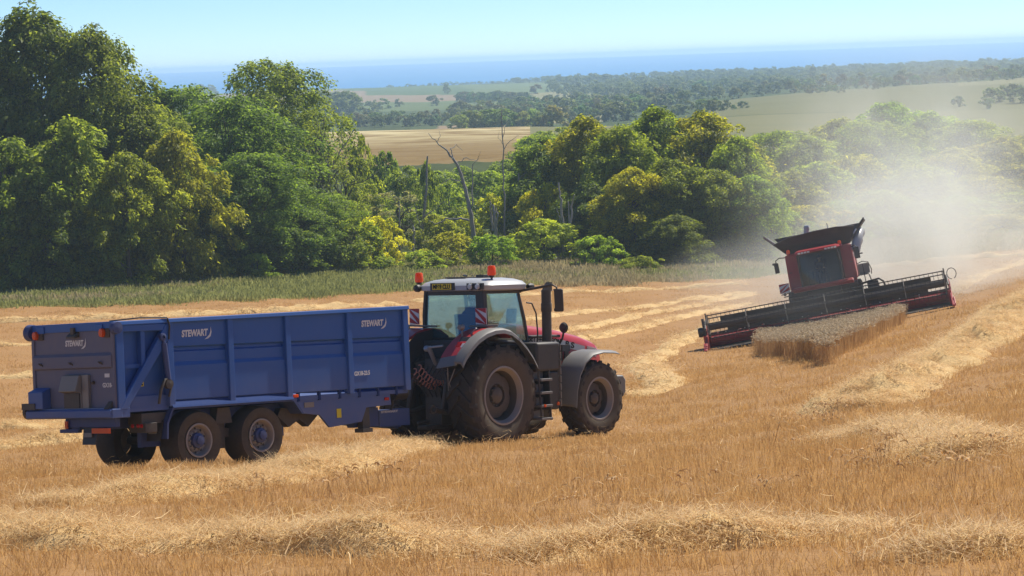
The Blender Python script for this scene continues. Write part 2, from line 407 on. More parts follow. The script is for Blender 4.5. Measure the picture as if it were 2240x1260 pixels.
t.col(c); t.set(rough=1, spec=0.05); t.bump(n2, .5, .3); M['hill'] = t.mat
t = NT('far_land'); a = t.new('Attribute', attribute_name='fieldcol'); n2 = t.noise(0.03, 5, .65); n3 = t.noise(0.3, 4, .6)
c = t.mix(t.math('MULTIPLY', n2, .5), a.outputs['Color'], t.mix(1.0, a.outputs['Color'], (0.6, 0.65, 0.5), 'MULTIPLY'), ); c = t.mix(t.math('MULTIPLY', n3, .35), c, t.mix(1.0, c, (0.55, 0.6, 0.5), 'MULTIPLY'))
t.col(c); t.set(rough=1, spec=0.05); M['far'] = t.mat

US = np.linspace(-0.42, 0.48, 420)
one = lambda k: (lambda u: np.full_like(u, k))
me, _, _ = grid_mesh('stubble_field', np.linspace(-1.3, 1.3, 900), one(2.2), edge_d, 420)
tag(link('stubble_field', me, None, M['ground']), kind='structure')
me, _, _ = grid_mesh('grass_verge', US, edge_d, wood_d, 24)
tag(link('grass_verge', me, None, M['verge']), kind='structure')
me, _, _ = grid_mesh('valley_floor', US, wood_d, one(372.), 90)
tag(link('valley_floor', me, None, M['valley']), kind='structure')
UH = (1172 - 1120) / FPX
me, _, _ = grid_mesh('valley_slope', np.linspace(UH, .48, 200), one(372.), one(640.), 90)
tag(link('valley_slope', me, None, M['slope']), kind='structure')
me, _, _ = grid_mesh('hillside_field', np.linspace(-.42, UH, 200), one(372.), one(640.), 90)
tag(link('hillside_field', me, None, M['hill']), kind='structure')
# the distant countryside: coloured by field
me, X, Y = grid_mesh('distant_land', np.linspace(-0.45, 0.5, 640), one(640.), one(3900.), 240)
PXu = 1120 + FPX * X / Y
ROW = 127.4 - (PXu - 1120) * math.tan(ROLL) - FPX * ground(X, Y) / Y * 1.0
colr = np.tile(np.array([0.085, 0.11, 0.04]), (len(X), 1))
def field(x0, x1, d0, d1, c, slant=0.0):
    q = PXu + .06 * (Y - 1600) * (1 if x0 < 1300 else 0) * np.where(Y > 1000, 1, .3) + 12 * np.sin(Y * .011)
    m = (q > x0) & (q < x1) & (Y > d0 + slant * (PXu - x0)) & (Y < d1 + slant * (PXu - x0)); colr[m] = c
TAN, PINK, GREEN, PALE, OLIVE = (0.33, 0.245, 0.13), (0.32, 0.225, 0.14), (0.11, 0.155, 0.045), (0.30, 0.27, 0.13), (0.155, 0.155, 0.06)
field(-900, 900, 640, 860, (0.07, 0.09, 0.03))
field(600, 1240, 1240, 1560, (0.15, 0.185, 0.07)); field(540, 1110, 1560, 2700, PINK); field(840, 1120, 1900, 2800, GREEN, -.3); field(1075, 1330, 1750, 2500, (0.16, 0.20, 0.075)); field(540, 840, 2450, 2800, (0.16, 0.18, 0.07))
field(300, 560, 1700, 2800, (0.22, 0.19, 0.10)); field(1000, 1200, 1440, 1560, PINK)
field(960, 1200, 690, 860, PINK, -.25); field(1090, 1330, 800, 930, PALE)
field(1170, 1330, 1250, 1750, PALE); field(1290, 1480, 1400, 1900, (0.19, 0.20, 0.075))
field(1560, 2700, 640, 1010, (0.20, 0.19, 0.085)); field(2100, 2700, 880, 1000, (0.27, 0.25, 0.13))
ca = me.attributes.new('fieldcol', 'FLOAT_COLOR', 'POINT'); ca.data.foreach_set('color', np.c_[colr, np.ones(len(X))].astype(np.float32).ravel())
tag(link('distant_land', me, None, M['far']), kind='structure')

# sea: a plain sheet out to its horizon
t = NT('sea_water'); n1 = t.noise(0.003, 6, .6, stretch=(0.12, 1, 1)); n2 = t.noise(0.0009, 4, .5, stretch=(0.2, 1, 1)); n3 = t.noise(0.02, 4, .6)
t.col(t.mix(t.math('MULTIPLY', t.math('ADD', n1, n2), .5), (0.004, 0.16, 0.42), (0.014, 0.24, 0.56))); t.set(rough=0.55, spec=0.25); t.bump(n3, 0.4, 2.0); M['sea'] = t.mat
SEA = -30.0
ys = np.array([2700, 4000, 6000, 7500, 9000.]); xs = np.linspace(-6800, 6800, 21)
gx, gy = np.meshgrid(xs, ys); i = np.arange(4)[:, None] * 21 + np.arange(20)[None, :]
me = raw_mesh('sea', np.stack([gx, gy, SEA + 21.0 * (gy - 2700) / 6300], -1).reshape(-1, 3), quads=np.stack([i, i + 1, i + 22, i + 21], -1).reshape(-1, 4))
tag(link('sea', me, None, M['sea']), kind='structure')

# haze: one closed box of thin air round everything
mb = MB(); mb.b2((-7000, -300, -38), (7000, 9300, 8.0))
hz = bpy.data.materials.new('air_haze'); hz.use_nodes = True; hn = hz.node_tree; hn.nodes.clear()
ho = hn.nodes.new('ShaderNodeOutputMaterial'); hv = hn.nodes.new('ShaderNodeVolumePrincipled'); hn.links.new(hv.outputs[0], ho.inputs['Volume'])
hv.inputs['Color'].default_value = (0.60, 0.82, 1.0, 1); hv.inputs['Density'].default_value = 0.00025; hv.inputs['Anisotropy'].default_value = 0.3
tag(mb.build('haze', hz, smooth=0), kind='stuff')
# ------------------------------------------------------------------ trees
M['leaf'] = leaf_mat('tree_leaves', (0.11, 0.145, 0.032), (0.36, 0.39, 0.085), 0.6)
M['farleaf'] = leaf_mat('far_leaves', (0.12, 0.16, 0.06), (0.24, 0.29, 0.11), 0.4)
t = NT('bark'); n = t.noise(6, 5, .7, stretch=(1, 1, .3)); t.col(t.mix(n, (0.06, 0.052, 0.04), (0.17, 0.15, 0.12))); t.set(rough=.95, spec=.1); t.bump(n, .8, .05); M['bark'] = t.mat
t = NT('dead_wood'); n = t.noise(5, 5, .7, stretch=(1, 1, .25)); t.col(t.mix(n, (0.20, 0.18, 0.155), (0.46, 0.43, 0.38))); t.set(rough=.95, spec=.1); t.bump(n, .7, .04); M['deadwood'] = t.mat

def unit(v): return v / (np.linalg.norm(v, axis=-1, keepdims=True) + 1e-9)
def leaves_mesh(name, c, nrm, direc, size, tint, wid=0.5):
    """one folded leaf spray (4 points, 2 triangles) per row"""
    n = len(c); d = unit(direc - nrm * np.sum(direc * nrm, -1, keepdims=True)); b = np.cross(nrm, d)
    L = size[:, None]
    p0 = c - d * L * .5; p2 = c + d * L * .5 - nrm * L * .12; p1 = c + b * L * wid * .5 + nrm * L * .07; p3 = c - b * L * wid * .5 + nrm * L * .07
    v = np.stack([p0, p1, p2, p3], 1).reshape(-1, 3); k = np.arange(n)[:, None] * 4
    tr = np.concatenate([k + [[0, 1, 2]], k + [[0, 2, 3]]], 1).reshape(-1, 3)
    me = raw_mesh(name, v, tris=tr); fattr(me, 'tint', np.repeat(tint, 4)); return me
def crown_points(g, H, R, base, ncl, nleaf, style):
    """clumps on an uneven crown (height H, radius R, lowest foliage at base*H); leaves over each clump"""
    lob = [(g.uniform(0, 6.28), g.integers(2, 6), g.uniform(.08, .2), g.uniform(0, 6.28), g.uniform(.5, 2)) for _ in range(5)]
    def env(phi, tt):
        if style == 'dome': pr = np.sqrt(np.clip(1 - (2 * tt - 1)**2, 0, 1))**.8
        elif style == 'broad': pr = np.clip(1 - tt**3.2, 0, 1)**.55 * np.clip(.66 + tt * 1.5, 0, 1)
        elif style == 'cone': pr = (1 - tt**1.3)**.8 * np.clip(.7 + tt * 1.5, 0, 1)
        else: pr = np.clip(1 - tt**3, 0, 1)**.5 * np.clip(.8 + tt, 0, 1)
        k = 1.0
        for a, m, s, b, q in lob: k = k + s * np.sin(m * phi + a + tt * 3 * q) * .8
        return R * pr * k
    tt = g.random(ncl)**.85; phi = g.uniform(0, 2 * np.pi, ncl); f = .35 + .62 * np.sqrt(g.random(ncl))
    f[: ncl // 6] *= .5
    m_ = slice(ncl - ncl // 7, ncl); f[m_] = g.uniform(.95, 1.25, len(f[m_]))
    r = env(phi, tt) * f; z = (base + (1 - base) * tt) * H
    cc = np.stack([r * np.cos(phi), r * np.sin(phi), z * (.985) - g.random(ncl) * .04 * H], -1)
    rc = R * (.09 + .20 * g.random(ncl)**1.8) * (1.05 - .2 * tt); rc = np.maximum(rc, .32)
    return cc, rc, g.normal(0, .16, ncl)
def leaf_cloud(g, cc, rc, ct, n, lsize, droop, upb):
    w_ = rc**2; k = g.choice(len(cc), n, p=w_ / w_.sum()); d = unit(g.normal(size=(n, 3)))
    out = unit(cc[k] * [1, 1, 0] + 1e-3); d = unit(d + out * .45 + np.array([0, 0, upb])); rad = rc[k] * (.35 + .75 * g.random(n)**.8)
    p = cc[k] + d * rad[:, None] * [1.0, 1.0, .86]
    p += out * (rc[k] * np.abs(g.normal(0, .34, n)) * (d * out).sum(-1).clip(0, 1))[:, None]
    p[:, 2] -= droop * (np.maximum(0, (d * out).sum(-1)) * rad)
    nr = unit(d * .55 + np.array([0, 0, .75]) + g.normal(size=(n, 3)) * .6)
    di = unit(out + d * .5 + g.normal(size=(n, 3)) * .6 - np.array([0, 0, .35 + droop]))
    tint = np.clip(.42 + ct[k] + g.normal(0, .28, n), 0, 1)
    return p, nr, di, lsize * g.uniform(.65, 1.35, n), tint
def limb_path(a, b, g, n=5, j=.08, sag=.0):
    a, b = np.array(a, float), np.array(b, float); L = np.linalg.norm(b - a); s = np.linspace(0, 1, n)[:, None]
    p = a + (b - a) * s + g.normal(size=(n, 3)) * j * L * np.sin(np.pi * s) + np.array([0, 0, 1]) * (sag * L * np.sin(np.pi * s)); return p
def make_tree(seed, H, R, base=.12, style='broad', ncl=170, nleaf=22000, lsize=.34, droop=.25, upb=.25, limbs=14, tr=.3, show=0.0):
    """crown and trunk meshes for a tree standing at the origin"""
    g = np.random.default_rng(seed); cc, rc, ct = crown_points(g, H, R, base, ncl, nleaf, style)
    p, nr, di, sz, ti = leaf_cloud(g, cc, rc, ct, nleaf, lsize, droop, upb)
    crown = leaves_mesh('crown', p, nr, di, sz, ti); crown.materials.append(M['leaf'])
    mb = MB(); top = np.array([g.normal(0, R * .1), g.normal(0, R * .1), H * .86]); tp = limb_path((0, 0, -.3), top, g, 9, .03)
    mb.tube(tp, list(np.linspace(tr, tr * .18, 9)), 8)
    for c in cc[g.choice(len(cc), limbs, replace=False)]:
        k = int(np.clip((c[2] / H * .75) * 9, 1, 7)); mb.tube(limb_path(tp[k], c, g, 6, .07, .05), list(np.linspace(tr * .42, tr * .07, 6)), 5)
    tm = bpy.data.meshes.new('trunk'); tm.from_pydata(mb.v, [], mb.f); tm.polygons.foreach_set('use_smooth', [True] * len(tm.polygons)); tm.materials.append(M['bark'])
    return dict(H=H, R=R, crown=crown, trunk=tm)

TV = {
 'beech': [make_tree(11 + i, 20, 5.6, .03, 'broad', 480, 46000, .37, .45, .15, 12, .38) for i in range(3)],
 'beechlow': [make_tree(31 + i, 11, 3.8, .02, 'round', 210, 21000, .34, .55, .15, 8, .25) for i in range(2)],
 'ash': [make_tree(51 + i, 16, 5.0, .06, 'dome', 420, 38000, .32, .1, .35, 16, .3) for i in range(3)],
 'sparse': [make_tree(71, 15, 4.2, .12, 'dome', 95, 7500, .28, .1, .3, 40, .24), make_tree(72, 11, 3.2, .1, 'dome', 50, 3800, .28, .1, .3, 24, .2)],
 'maple': [make_tree(91 + i, 13.5, 4.6, .04, 'broad', 360, 36000, .34, .35, .25, 12, .3) for i in range(3)],
 'lowwood': [make_tree(131 + i, 7.5, 3.6, .0, 'round', 190, 17000, .33, .25, .25, 10, .2) for i in range(3)],
 'shrub': [make_tree(111 + i, 4.2, 2.4, .0, 'round', 80, 6400, .26, .1, .35, 6, .09) for i in range(3)],
}
PHOTO_N = {}
def tree(name, label, px, row, D, r, kind, color=(1, 1, 1), cat='tree', group=None, var=None, rot=None, base=None, sink=0.1, lean=0.0):
    """stands at photo column px, distance D; its top reaches photo row `row`; crown radius r metres"""
    vs = TV[kind]; PHOTO_N[kind] = PHOTO_N.get(kind, 0) + 1; v = vs[(PHOTO_N[kind] if var is None else var) % len(vs)]
    top = at(px, row, D); z0 = float(ground(top[0], D)) - sink
    H = max(1.0, top[2] - z0)
    o = empty(name, Matrix.Translation((top[0], D, z0))); tag(o, label, cat, group)
    sc = (.94 * r / v['R'], .94 * r / v['R'], H / v['H'])
    for part, m in (('crown', v['crown']), ('trunk', v['trunk'])):
        c = link(part, m, o); c.scale = sc; c.rotation_euler = (0, lean, random.uniform(0, 6.28) if rot is None else rot); c.color = (*color, 1)
    return o
# the tall wood on the left
tree('beech_tree', 'tallest dark green beech at the left edge of the photo, top against the sky', 70, 20, 181, 6.2, 'beech', (.82, .9, .75))
tree('beech_tree', 'tall dark beech just right of the tallest one, its ragged top against the sky', 205, 62, 179, 5.2, 'beech', (.95, 1, .8))
tree('beech_tree', 'beech cut by the left frame edge behind the wood edge', -110, 70, 182, 6.2, 'beech', (.9, 1, .8))
tree('beech_tree', 'bushy green beech leaning out of the wood under the tallest tree at left', 150, 258, 170, 4.3, 'beechlow', (1.15, 1.25, .9))
tree('beech_tree', 'low leafy beech at the far left frame edge above the verge', 10, 305, 168.5, 4.2, 'beechlow', (1.0, 1.15, .8))
tree('beech_tree', 'green beech filling the slope of the wood below the two tallest crowns', 290, 215, 177, 4.6, 'beech', (1.0, 1.05, .8))
tree('beech_tree', 'beech with gold tipped drooping branches at the right end of the tall dark wood', 385, 285, 172, 3.3, 'beechlow', (1.4, 1.25, .75))
tree('beech_tree', 'low drooping beech with bright lit branch ends, in front of the tall dark wood', 270, 335, 168, 3.3, 'beechlow', (1.25, 1.25, .8))
tree('beech_tree', 'dark low beech between the left frame edge and the drooping one', 100, 400, 167, 3.2, 'beechlow', (.85, .95, .75))
# the greener group between that wood and the valley gap
BG = (0.72, .95, .85)
tree('ash_tree', 'bluish green tree behind the wood, just right of the dark beeches, top below the sea', 400, 188, 205, 6.0, 'ash', (.75, .98, .85))
tree('ash_tree', 'blue green tree in front of the round domed tree, lumpy crown down to the verge', 505, 208, 188, 5.2, 'ash', (.72, .95, .82))
tree('domed_tree', 'round domed tree rising above its neighbours into the sea and sky', 586, 128, 214, 5.3, 'ash', (.95, 1.05, .9), var=0)
tree('ash_tree', 'dense mid green tree in front of the blue green one, above the trailer', 545, 335, 178, 4.6, 'ash', (.72, .95, .75))
tree('ash_tree', 'mid green rounded tree left of the thin leaning ash, above the verge', 628, 395, 181, 3.6, 'ash', (.75, .95, .7))
tree('ash_tree', 'dark low tree filling the gap at the right foot of the dark beech wood', 470, 420, 176, 3.8, 'ash', (.6, .8, .65))
tree('thin_ash_tree', 'thin crowned ash with bare leaning branches at the left of the valley gap', 700, 232, 196, 4.0, 'sparse', (.95, 1.02, .75), var=0)
tree('thin_ash_tree', 'smaller see-through ash right of the leaning one, before the pale hill field', 755, 330, 192, 2.6, 'sparse', (1.0, 1.05, .8), var=1)
tree('ash_tree', 'light green tree at the foot of the thin leaning ash', 705, 425, 184, 2.8, 'ash', (.95, 1.15, .75))
# shrubs in the valley gap
SH = [(640, 500, 178, 2.6, (.7, .9, .7), 'dark green bush at the foot of the rounded tree left of the gap'),
 (775, 480, 181, 2.6, (.85, 1.0, .65), 'mid green bush left of the yellow green one, behind the trailer front'),
 (828, 468, 184, 2.1, (1.7, 1.6, .6), 'yellow green bush behind the tractor, left of the bare dead trunk'),
 (890, 455, 215, 3.4, (.85, 1.0, .75), 'green bush behind the bare leaning trunk'),
 (985, 508, 182, 2.0, (1.25, 1.2, .7), 'pale yellowish bush behind the tractor cab, at the end of the verge'),
 (925, 545, 179, 1.7, (1.1, 1.3, .8), 'light green low bush on the verge left of the tractor beacons'),
 (1075, 515, 182, 2.0, (.95, 1.3, .75), 'bright green rounded bush straight above the taller beacon'),
 (1180, 480, 186, 3.0, (1.15, 1.3, .65), 'large light green bush left of the pale snags'),
 (1310, 512, 183, 2.0, (1.0, 1.3, .75), 'light green bush below the yellow maple, right of the pale snags'),
 (1195, 405, 197, 2.7, (1.8, 1.65, .55), 'yellowish tree-like bush in front of the green tree right of the gap'),
 (1075, 425, 205, 2.6, (1.5, 1.5, .6), 'yellow green bush at the foot of the tall thin dead stem'),
 (1110, 520, 192, 2.4, (.9, 1.1, .7), 'green bush between the stump and the large light green bush'),
 (845, 335, 240, 2.3, (.65, .85, .75), 'dark rounded bush below the pale hill field, left of the gap'),
 (890, 365, 235, 2.8, (.85, 1.0, .75), 'bushy green growth below the pale hill field, right of the dark round bush'),
 (935, 345, 228, 1.2, (.7, .85, .6), 'small dark ivy clump round the top of the bare trunk'),
 (800, 395, 226, 2.8, (1.0, 1.15, .75), 'light green bush beside the small see-through ash'),
 (980, 400, 240, 3.2, (.95, 1.15, .75), 'green bush in the middle of the gap behind the forked dead tree'),
 (1060, 370, 262, 3.6, (.9, 1.12, .72), 'green scrub at the foot of the pale hill field, middle of the gap'),
 (1125, 385, 238, 2.8, (.7, .9, .75), 'dark bush at the right of the gap beside the green tree'),
 (950, 375, 275, 4.0, (.9, 1.1, .7), 'low green scrub under the hill field behind the forked dead tree'),
 (870, 400, 255, 3.2, (.75, .92, .75), 'dark green scrub left of the bare trunk'),
 (1010, 455, 215, 2.8, (.95, 1.1, .75), 'olive bush behind the forked dead trunk'),
 (950, 470, 200, 2.2, (1.1, 1.15, .8), 'small olive bush between the two bare trunks'),
 (1240, 470, 195, 2.2, (.7, .9, .7), 'dark bush behind the two pale snags'),
 (1400, 560, 178, 1.6, (1.0, 1.1, .6), 'low bush on the verge below the yellow maples'),
 (560, 555, 173, 1.6, (.75, 1.0, .7), 'low leafy bush on the verge above the trailer middle'),
 (230, 590, 166, 1.5, (.85, 1.0, .7), 'low bush at the foot of the dark beech wood'),
 (1010, 365, 300, 3.4, (.95, 1.15, .7), 'distant low scrub beside the hill field edge, centre'),
 (1105, 350, 300, 3.0, (.85, 1.05, .7), 'distant low scrub beside the hill field edge, right of the tall dead stem')]
SH += [(1168, 292, 330, 3.4, (.95, 1.15, .75), 'green bush at the right end of the pale hill field, touching the green tree'), (1160, 322, 300, 3.2, (.9, 1.1, .75), 'lower green bush at the right end of the pale hill field'), (1182, 288, 380, 4.2, (.9, 1.1, .8), 'tall green bush behind the green tree at the right end of the hill field'), (1148, 345, 280, 3.0, (.95, 1.15, .7), 'green scrub under the right end of the pale hill field'), (1225, 280, 360, 4.0, (1.1, 1.2, .7), 'tree-like bush behind the golden topped tree'), (790, 300, 215, 1.6, (1.0, 1.1, .7), 'thin bush at the left end of the pale hill field')]
for px, row, D, r, c, lab in SH: tree('bush', lab, px, row, D, r, 'shrub', tuple(q * k for q, k in zip(c, (1.35, 1.25, 1.15))), 'bush')
b = tree('dead_bush', 'grey twiggy bush with withered greyish pink leaves left of the bare trunk', 868, 415, 208, 3.3, 'sparse', (1.5, 1.32, 3.3), 'bush', var=1)
# yellowing maples right of the gap
YE = [(1195, 300, 204, 4.2, (0.95, 1.14, 0.77), 'fresh green tree at the left end of the yellowing wood'),
 (1285, 258, 200, 4.0, (1.61, 1.42, 0.55), 'golden topped tree second from the left in the yellowing wood'),
 (1355, 275, 196, 4.0, (1.27, 1.33, 0.55), 'yellow green tree with dark gaps in the yellowing wood'),
 (1385, 370, 189, 3.2, (1.87, 1.61, 0.50), 'low golden tree sticking out at the front of the yellowing wood'),
 (1440, 238, 204, 4.6, (1.15, 1.28, 0.55), 'highest olive tree in the yellowing wood'),
 (1540, 243, 203, 4.6, (1.57, 1.38, 0.50), 'broad orange yellow tree near the right end of the yellowing wood'),
 (1610, 300, 197, 3.4, (1.27, 1.42, 0.55), 'yellow green tree at the right end of the yellowing wood'),
 (1470, 350, 190, 3.6, (1.10, 1.14, 0.55), 'dark olive tree in the front row of the yellowing wood'),
 (1560, 370, 189, 3.4, (1.20, 1.23, 0.61), 'olive green tree at the front of the wood left of the dust'),
 (1640, 385, 188, 3.0, (1.15, 1.42, 0.66), 'light green tree at the front edge of the wood beside the dust'),
 (1290, 400, 192, 3.0, (0.80, 0.95, 0.66), 'shaded green tree behind the light bush under the golden tops'),
 (1480, 470, 184, 2.6, (0.80, 0.85, 0.55), 'shady low tree at the foot of the yellowing wood')]
for px, row, D, r, c, lab in YE: tree('maple_tree', lab, px, row, D, r, 'maple', c)
# the hazy wood behind the dust
HZ = [(1700, 285, 250, 5.5), (1765, 300, 232, 4.6), (1830, 262, 262, 5.0), (1905, 262, 255, 5.0), (1945, 223, 275, 5.4), (2035, 246, 268, 5.4), (2120, 262, 258, 5.2), (2195, 300, 250, 5.0), (2265, 290, 262, 5.5),
 (1720, 375, 214, 4.2), (1790, 360, 216, 4.2), (1870, 340, 224, 4.4), (1945, 345, 228, 4.6), (2010, 365, 222, 4.2), (2085, 325, 234, 4.6), (2160, 385, 222, 4.4), (2225, 420, 214, 4.2), (1690, 460, 200, 3.4), (1760, 450, 203, 3.6), (1850, 440, 206, 3.8), (1930, 420, 208, 3.8), (2020, 440, 206, 3.6), (2100, 430, 208, 3.8), (2180, 470, 203, 3.6), (2260, 440, 210, 4.0), (2330, 330, 250, 5.0), (2380, 420, 220, 4.4)]
ORD = ['first', 'second', 'third', 'fourth', 'fifth', 'sixth', 'seventh', 'eighth', 'ninth', 'tenth', 'eleventh', 'twelfth', 'thirteenth', 'fourteenth', 'fifteenth', 'sixteenth', 'seventeenth']
BK = sorted(h[0] for h in HZ if h[2] > 230); FR = sorted(h[0] for h in HZ if h[2] <= 230)
for i, (px, row, D, r) in enumerate(HZ):
    back = D > 230
    lab = ORD[BK.index(px)] + ' tall crown from the left in the back row of the hazy wood' if back else ORD[FR.index(px)] + ' rounded crown from the left in the front row of the hazy wood'
    tree('wood_tree', lab, px, row, D, r, 'lowwood' if not back else ('maple' if i % 3 else 'ash'), (random.uniform(1.1, 1.7), random.uniform(1.25, 1.5), random.uniform(.55, .8)), 'tree', 'trees in the hazy wood, back row' if back else 'trees in the hazy wood, front row')

# dead trees: bare stems that follow the bends seen in the photograph
def dead(name, label, D, paths, cat='dead tree'):
    o = None; g = np.random.default_rng(hash(label) % 1000 if False else len(label))
    for k, (pts, r0, r1) in enumerate(paths):
        w_ = [at(px, row, D) for px, row in pts]; w_ = [np.array(q) + np.array([0, g.normal(0, .25) if i else 0, 0]) for i, q in enumerate(w_)]
        if o is None:
            base = w_[0].copy(); base[2] = float(ground(base[0], base[1])) - .2; o = empty(name, Matrix.Translation(base)); tag(o, label, cat); w_ = [base] + w_
        # smooth path
        P = np.array(w_) - base; n = len(P); s = np.linspace(0, n - 1, n * 4 - 3); P2 = np.stack([np.interp(s, range(n), P[:, a]) for a in range(3)], -1)
        P2[1:-1] += g.normal(size=(len(P2) - 2, 3)) * .04
        mb = MB(); mb.tube(P2, list(np.linspace(r0, r1, len(P2)) * .68), 7); mb.build('trunk' if k == 0 else 'branch', M['deadwood'], o, 60)
dead('dead_tree', 'bare leaning trunk with a small ivy head, left of the forked dead tree', 200, [([(917, 535), (925, 480), (932, 420), (935, 342)], .28, .10), ([(925, 478), (945, 462), (975, 440)], .10, .03), ([(922, 500), (912, 470), (905, 440)], .07, .02)])
dead('dead_tree', 'forked silver grey dead tree with a long crooked top, centre of the valley gap', 196, [([(1036, 525), (1030, 470), (1018, 415), (1005, 370), (990, 345)], .34, .15), ([(990, 345), (972, 325), (955, 312), (937, 292)], .13, .03), ([(990, 345), (985, 325), (998, 318), (1012, 330)], .07, .02), ([(1026, 482), (1000, 478), (975, 480), (955, 490), (938, 482)], .15, .04), ([(1012, 400), (985, 390), (955, 408)], .07, .02), ([(1033, 450), (1032, 400), (1034, 360)], .1, .05), ([(1000, 355), (1020, 345), (1040, 352), (1048, 340)], .06, .015), ([(955, 312), (962, 300), (960, 285)], .04, .012), ([(1034, 360), (1045, 350), (1052, 330)], .04, .012)])
dead('dead_tree', 'tall thin dead stem standing straight before the pale hill field', 198, [([(1104, 505), (1103, 440), (1101, 380), (1100, 310), (1097, 240)], .14, .05), ([(1101, 330), (1112, 312), (1128, 300), (1135, 296)], .05, .012), ([(1100, 300), (1105, 280), (1110, 262)], .04, .012), ([(1100, 315), (1090, 300), (1092, 285)], .03, .01)])
dead('dead_tree', 'short jagged double stump left of the large light green bush', 194, [([(1083, 515), (1082, 470), (1078, 448)], .24, .14), ([(1078, 505), (1074, 465), (1071, 440)], .16, .08), ([(1085, 500), (1090, 470), (1086, 455)], .1, .04)])
dead('dead_tree', 'pale grey snag, right one of the pair below the green tree', 188, [([(1249, 555), (1248, 500), (1251, 450), (1256, 425)], .24, .07), ([(1246, 540), (1244, 490), (1243, 440)], .15, .06)])
dead('dead_tree', 'pale grey snag, left one of the pair below the green tree', 189, [([(1232, 500), (1228, 460), (1226, 430), (1222, 400)], .2, .09), ([(1228, 490), (1222, 470), (1218, 455)], .09, .03)])
dead('dead_tree', 'thin grey post-like dead stem beside the yellow green bush', 190, [([(876, 530), (875, 480), (873, 440)], .1, .06)])
dead('dead_tree', 'short grey stump left of the bare leaning trunk', 190, [([(904, 535), (905, 505), (903, 492)], .16, .1)])
dead('dead_tree', 'dead stem half hidden behind the green tree at the right of the gap', 202, [([(1131, 470), (1133, 420), (1135, 378)], .15, .09), ([(1134, 400), (1140, 385), (1150, 378)], .05, .02)])
# live leafy sprig on the left snag
tree('sprig', 'small yellowish leafy sprig growing on top of the left pale snag', 1224, 388, 189, .55, 'shrub', (1.6, 1.4, .5), 'sprig') if False else None
# branches of the thin ash leaning right
dead('leaning_ash', 'bare slanting ash branches with thin leaves, leaning right before the hill field', 194, [([(700, 480), (712, 420), (722, 370), (750, 320), (775, 285)], .2, .04), ([(722, 370), (700, 320), (705, 260)], .1, .03), ([(735, 345), (760, 345), (778, 330)], .06, .015), ([(712, 420), (690, 380), (672, 340)], .08, .02), ([(750, 320), (745, 290), (752, 262)], .04, .012)], 'tree')

# ------------------------------------------------------------------ distant woods: single trees where they can be told apart
def far_tree_mesh(seed, H, R, n, ls):
    g = np.random.default_rng(seed); cc, rc, ct = crown_points(g, H, R, .02, 22, n, 'dome' if seed % 2 else 'round')
    p, nr, di, sz, ti = leaf_cloud(g, cc, np.maximum(rc, R * .3), ct, n, ls, .1, .3); me = leaves_mesh('crown', p, nr, di, sz, ti, .8); me.materials.append(M['farleaf']); return me
FT = [far_tree_mesh(200 + i, 10, 4.6, 1100, 1.0) for i in range(5)]
far_count = 0; far_rest = []
def far_line(pts, n, hmin, hmax, label, group, spread=0.02, single=True, tint=(1, 1, 1)):
    """trees along a photo polyline of (column, base row) at given distances"""
    global far_count
    pts = np.array(pts, float); L = np.r_[0, np.cumsum(np.abs(np.diff(pts[:, 0])) + 1e-3)]
    for i in range(n):
        s = (i + random.uniform(-.4, .4)) / n * L[-1]; px = np.interp(s, L, pts[:, 0]); D = np.interp(s, L, pts[:, 1]) * (1 + random.uniform(-spread, spread))
        x = col_x(px, D); z = float(ground(x, D)); h = random.uniform(hmin, hmax); r = h * random.uniform(.42, .72)
        c = [tint[k] * random.uniform(.8, 1.25) for k in range(3)]
        if single:
            o = link('distant_tree', random.choice(FT)); o.location = (x, D, z - .3); o.scale = (r / 4.6, r / 4.6, h / 10); o.rotation_euler = (0, 0, random.uniform(0, 6.28)); o.color = (*c, 1)
            tag(o, label, 'tree', group); far_count += 1
        else: far_rest.append((x, D, z - .3, r / 4.6, h / 10, random.uniform(0, 6.28)))
W1, g1 = 'round tree of the wood strip beyond the pale hill field', 'trees of the wood strip beyond the hill field'
far_line([(690, 900), (800, 870), (960, 850), (1080, 900), (1230, 960)], 32, 4, 6, W1, g1)
far_line([(690, 960), (900, 930), (1230, 1030)], 28, 3.8, 5.2, W1, g1)
far_line([(1000, 1040), (1220, 1120)], 14, 5, 7.5, W1, g1)
W2, g2 = 'dark tree of the copse in the middle of the distant fields', 'trees of the dark distant copse'
far_line([(1010, 1420), (1070, 1400), (1165, 1430)], 18, 5, 6.5, W2, g2, tint=(.8, .85, .9)); far_line([(1015, 1480), (1130, 1480)], 12, 5.5, 7, W2, g2, tint=(.8, .85, .9))
W3, g3 = 'hedgerow tree standing alone in the distant green fields', 'single hedgerow trees in the distant fields'
for px, D, h in ((793, 1400, 8), (825, 1380, 8), (845, 1350, 9), (880, 1380, 8), (955, 1350, 9), (985, 1900, 12), (1180, 1700, 11), (735, 1500, 10), (700, 1600, 9), (715, 1620, 9), (745, 1640, 8), (760, 1300, 8), (795, 1220, 8), (830, 1200, 7), (1210, 2200, 9), (690, 1500, 10)):
    far_line([(px - 1, D), (px + 1, D)], 1, h * .55, h * .7, W3, g3)
W4, g4 = 'tree in the hedges and woods right of the pale hill field', 'trees in the hedges right of the hill field'
far_line([(1200, 1000), (1350, 950), (1520, 960)], 22, 5, 7, W4, g4); far_line([(1200, 1150), (1550, 1100)], 20, 5, 7.5, W4, g4); far_line([(1230, 820), (1300, 800), (1380, 780)], 9, 5, 7, W4, g4); far_line([(1010, 700), (1100, 690), (1240, 680)], 14, 5.5, 7.5, W4, g4, tint=(1.3, 1.3, .8))
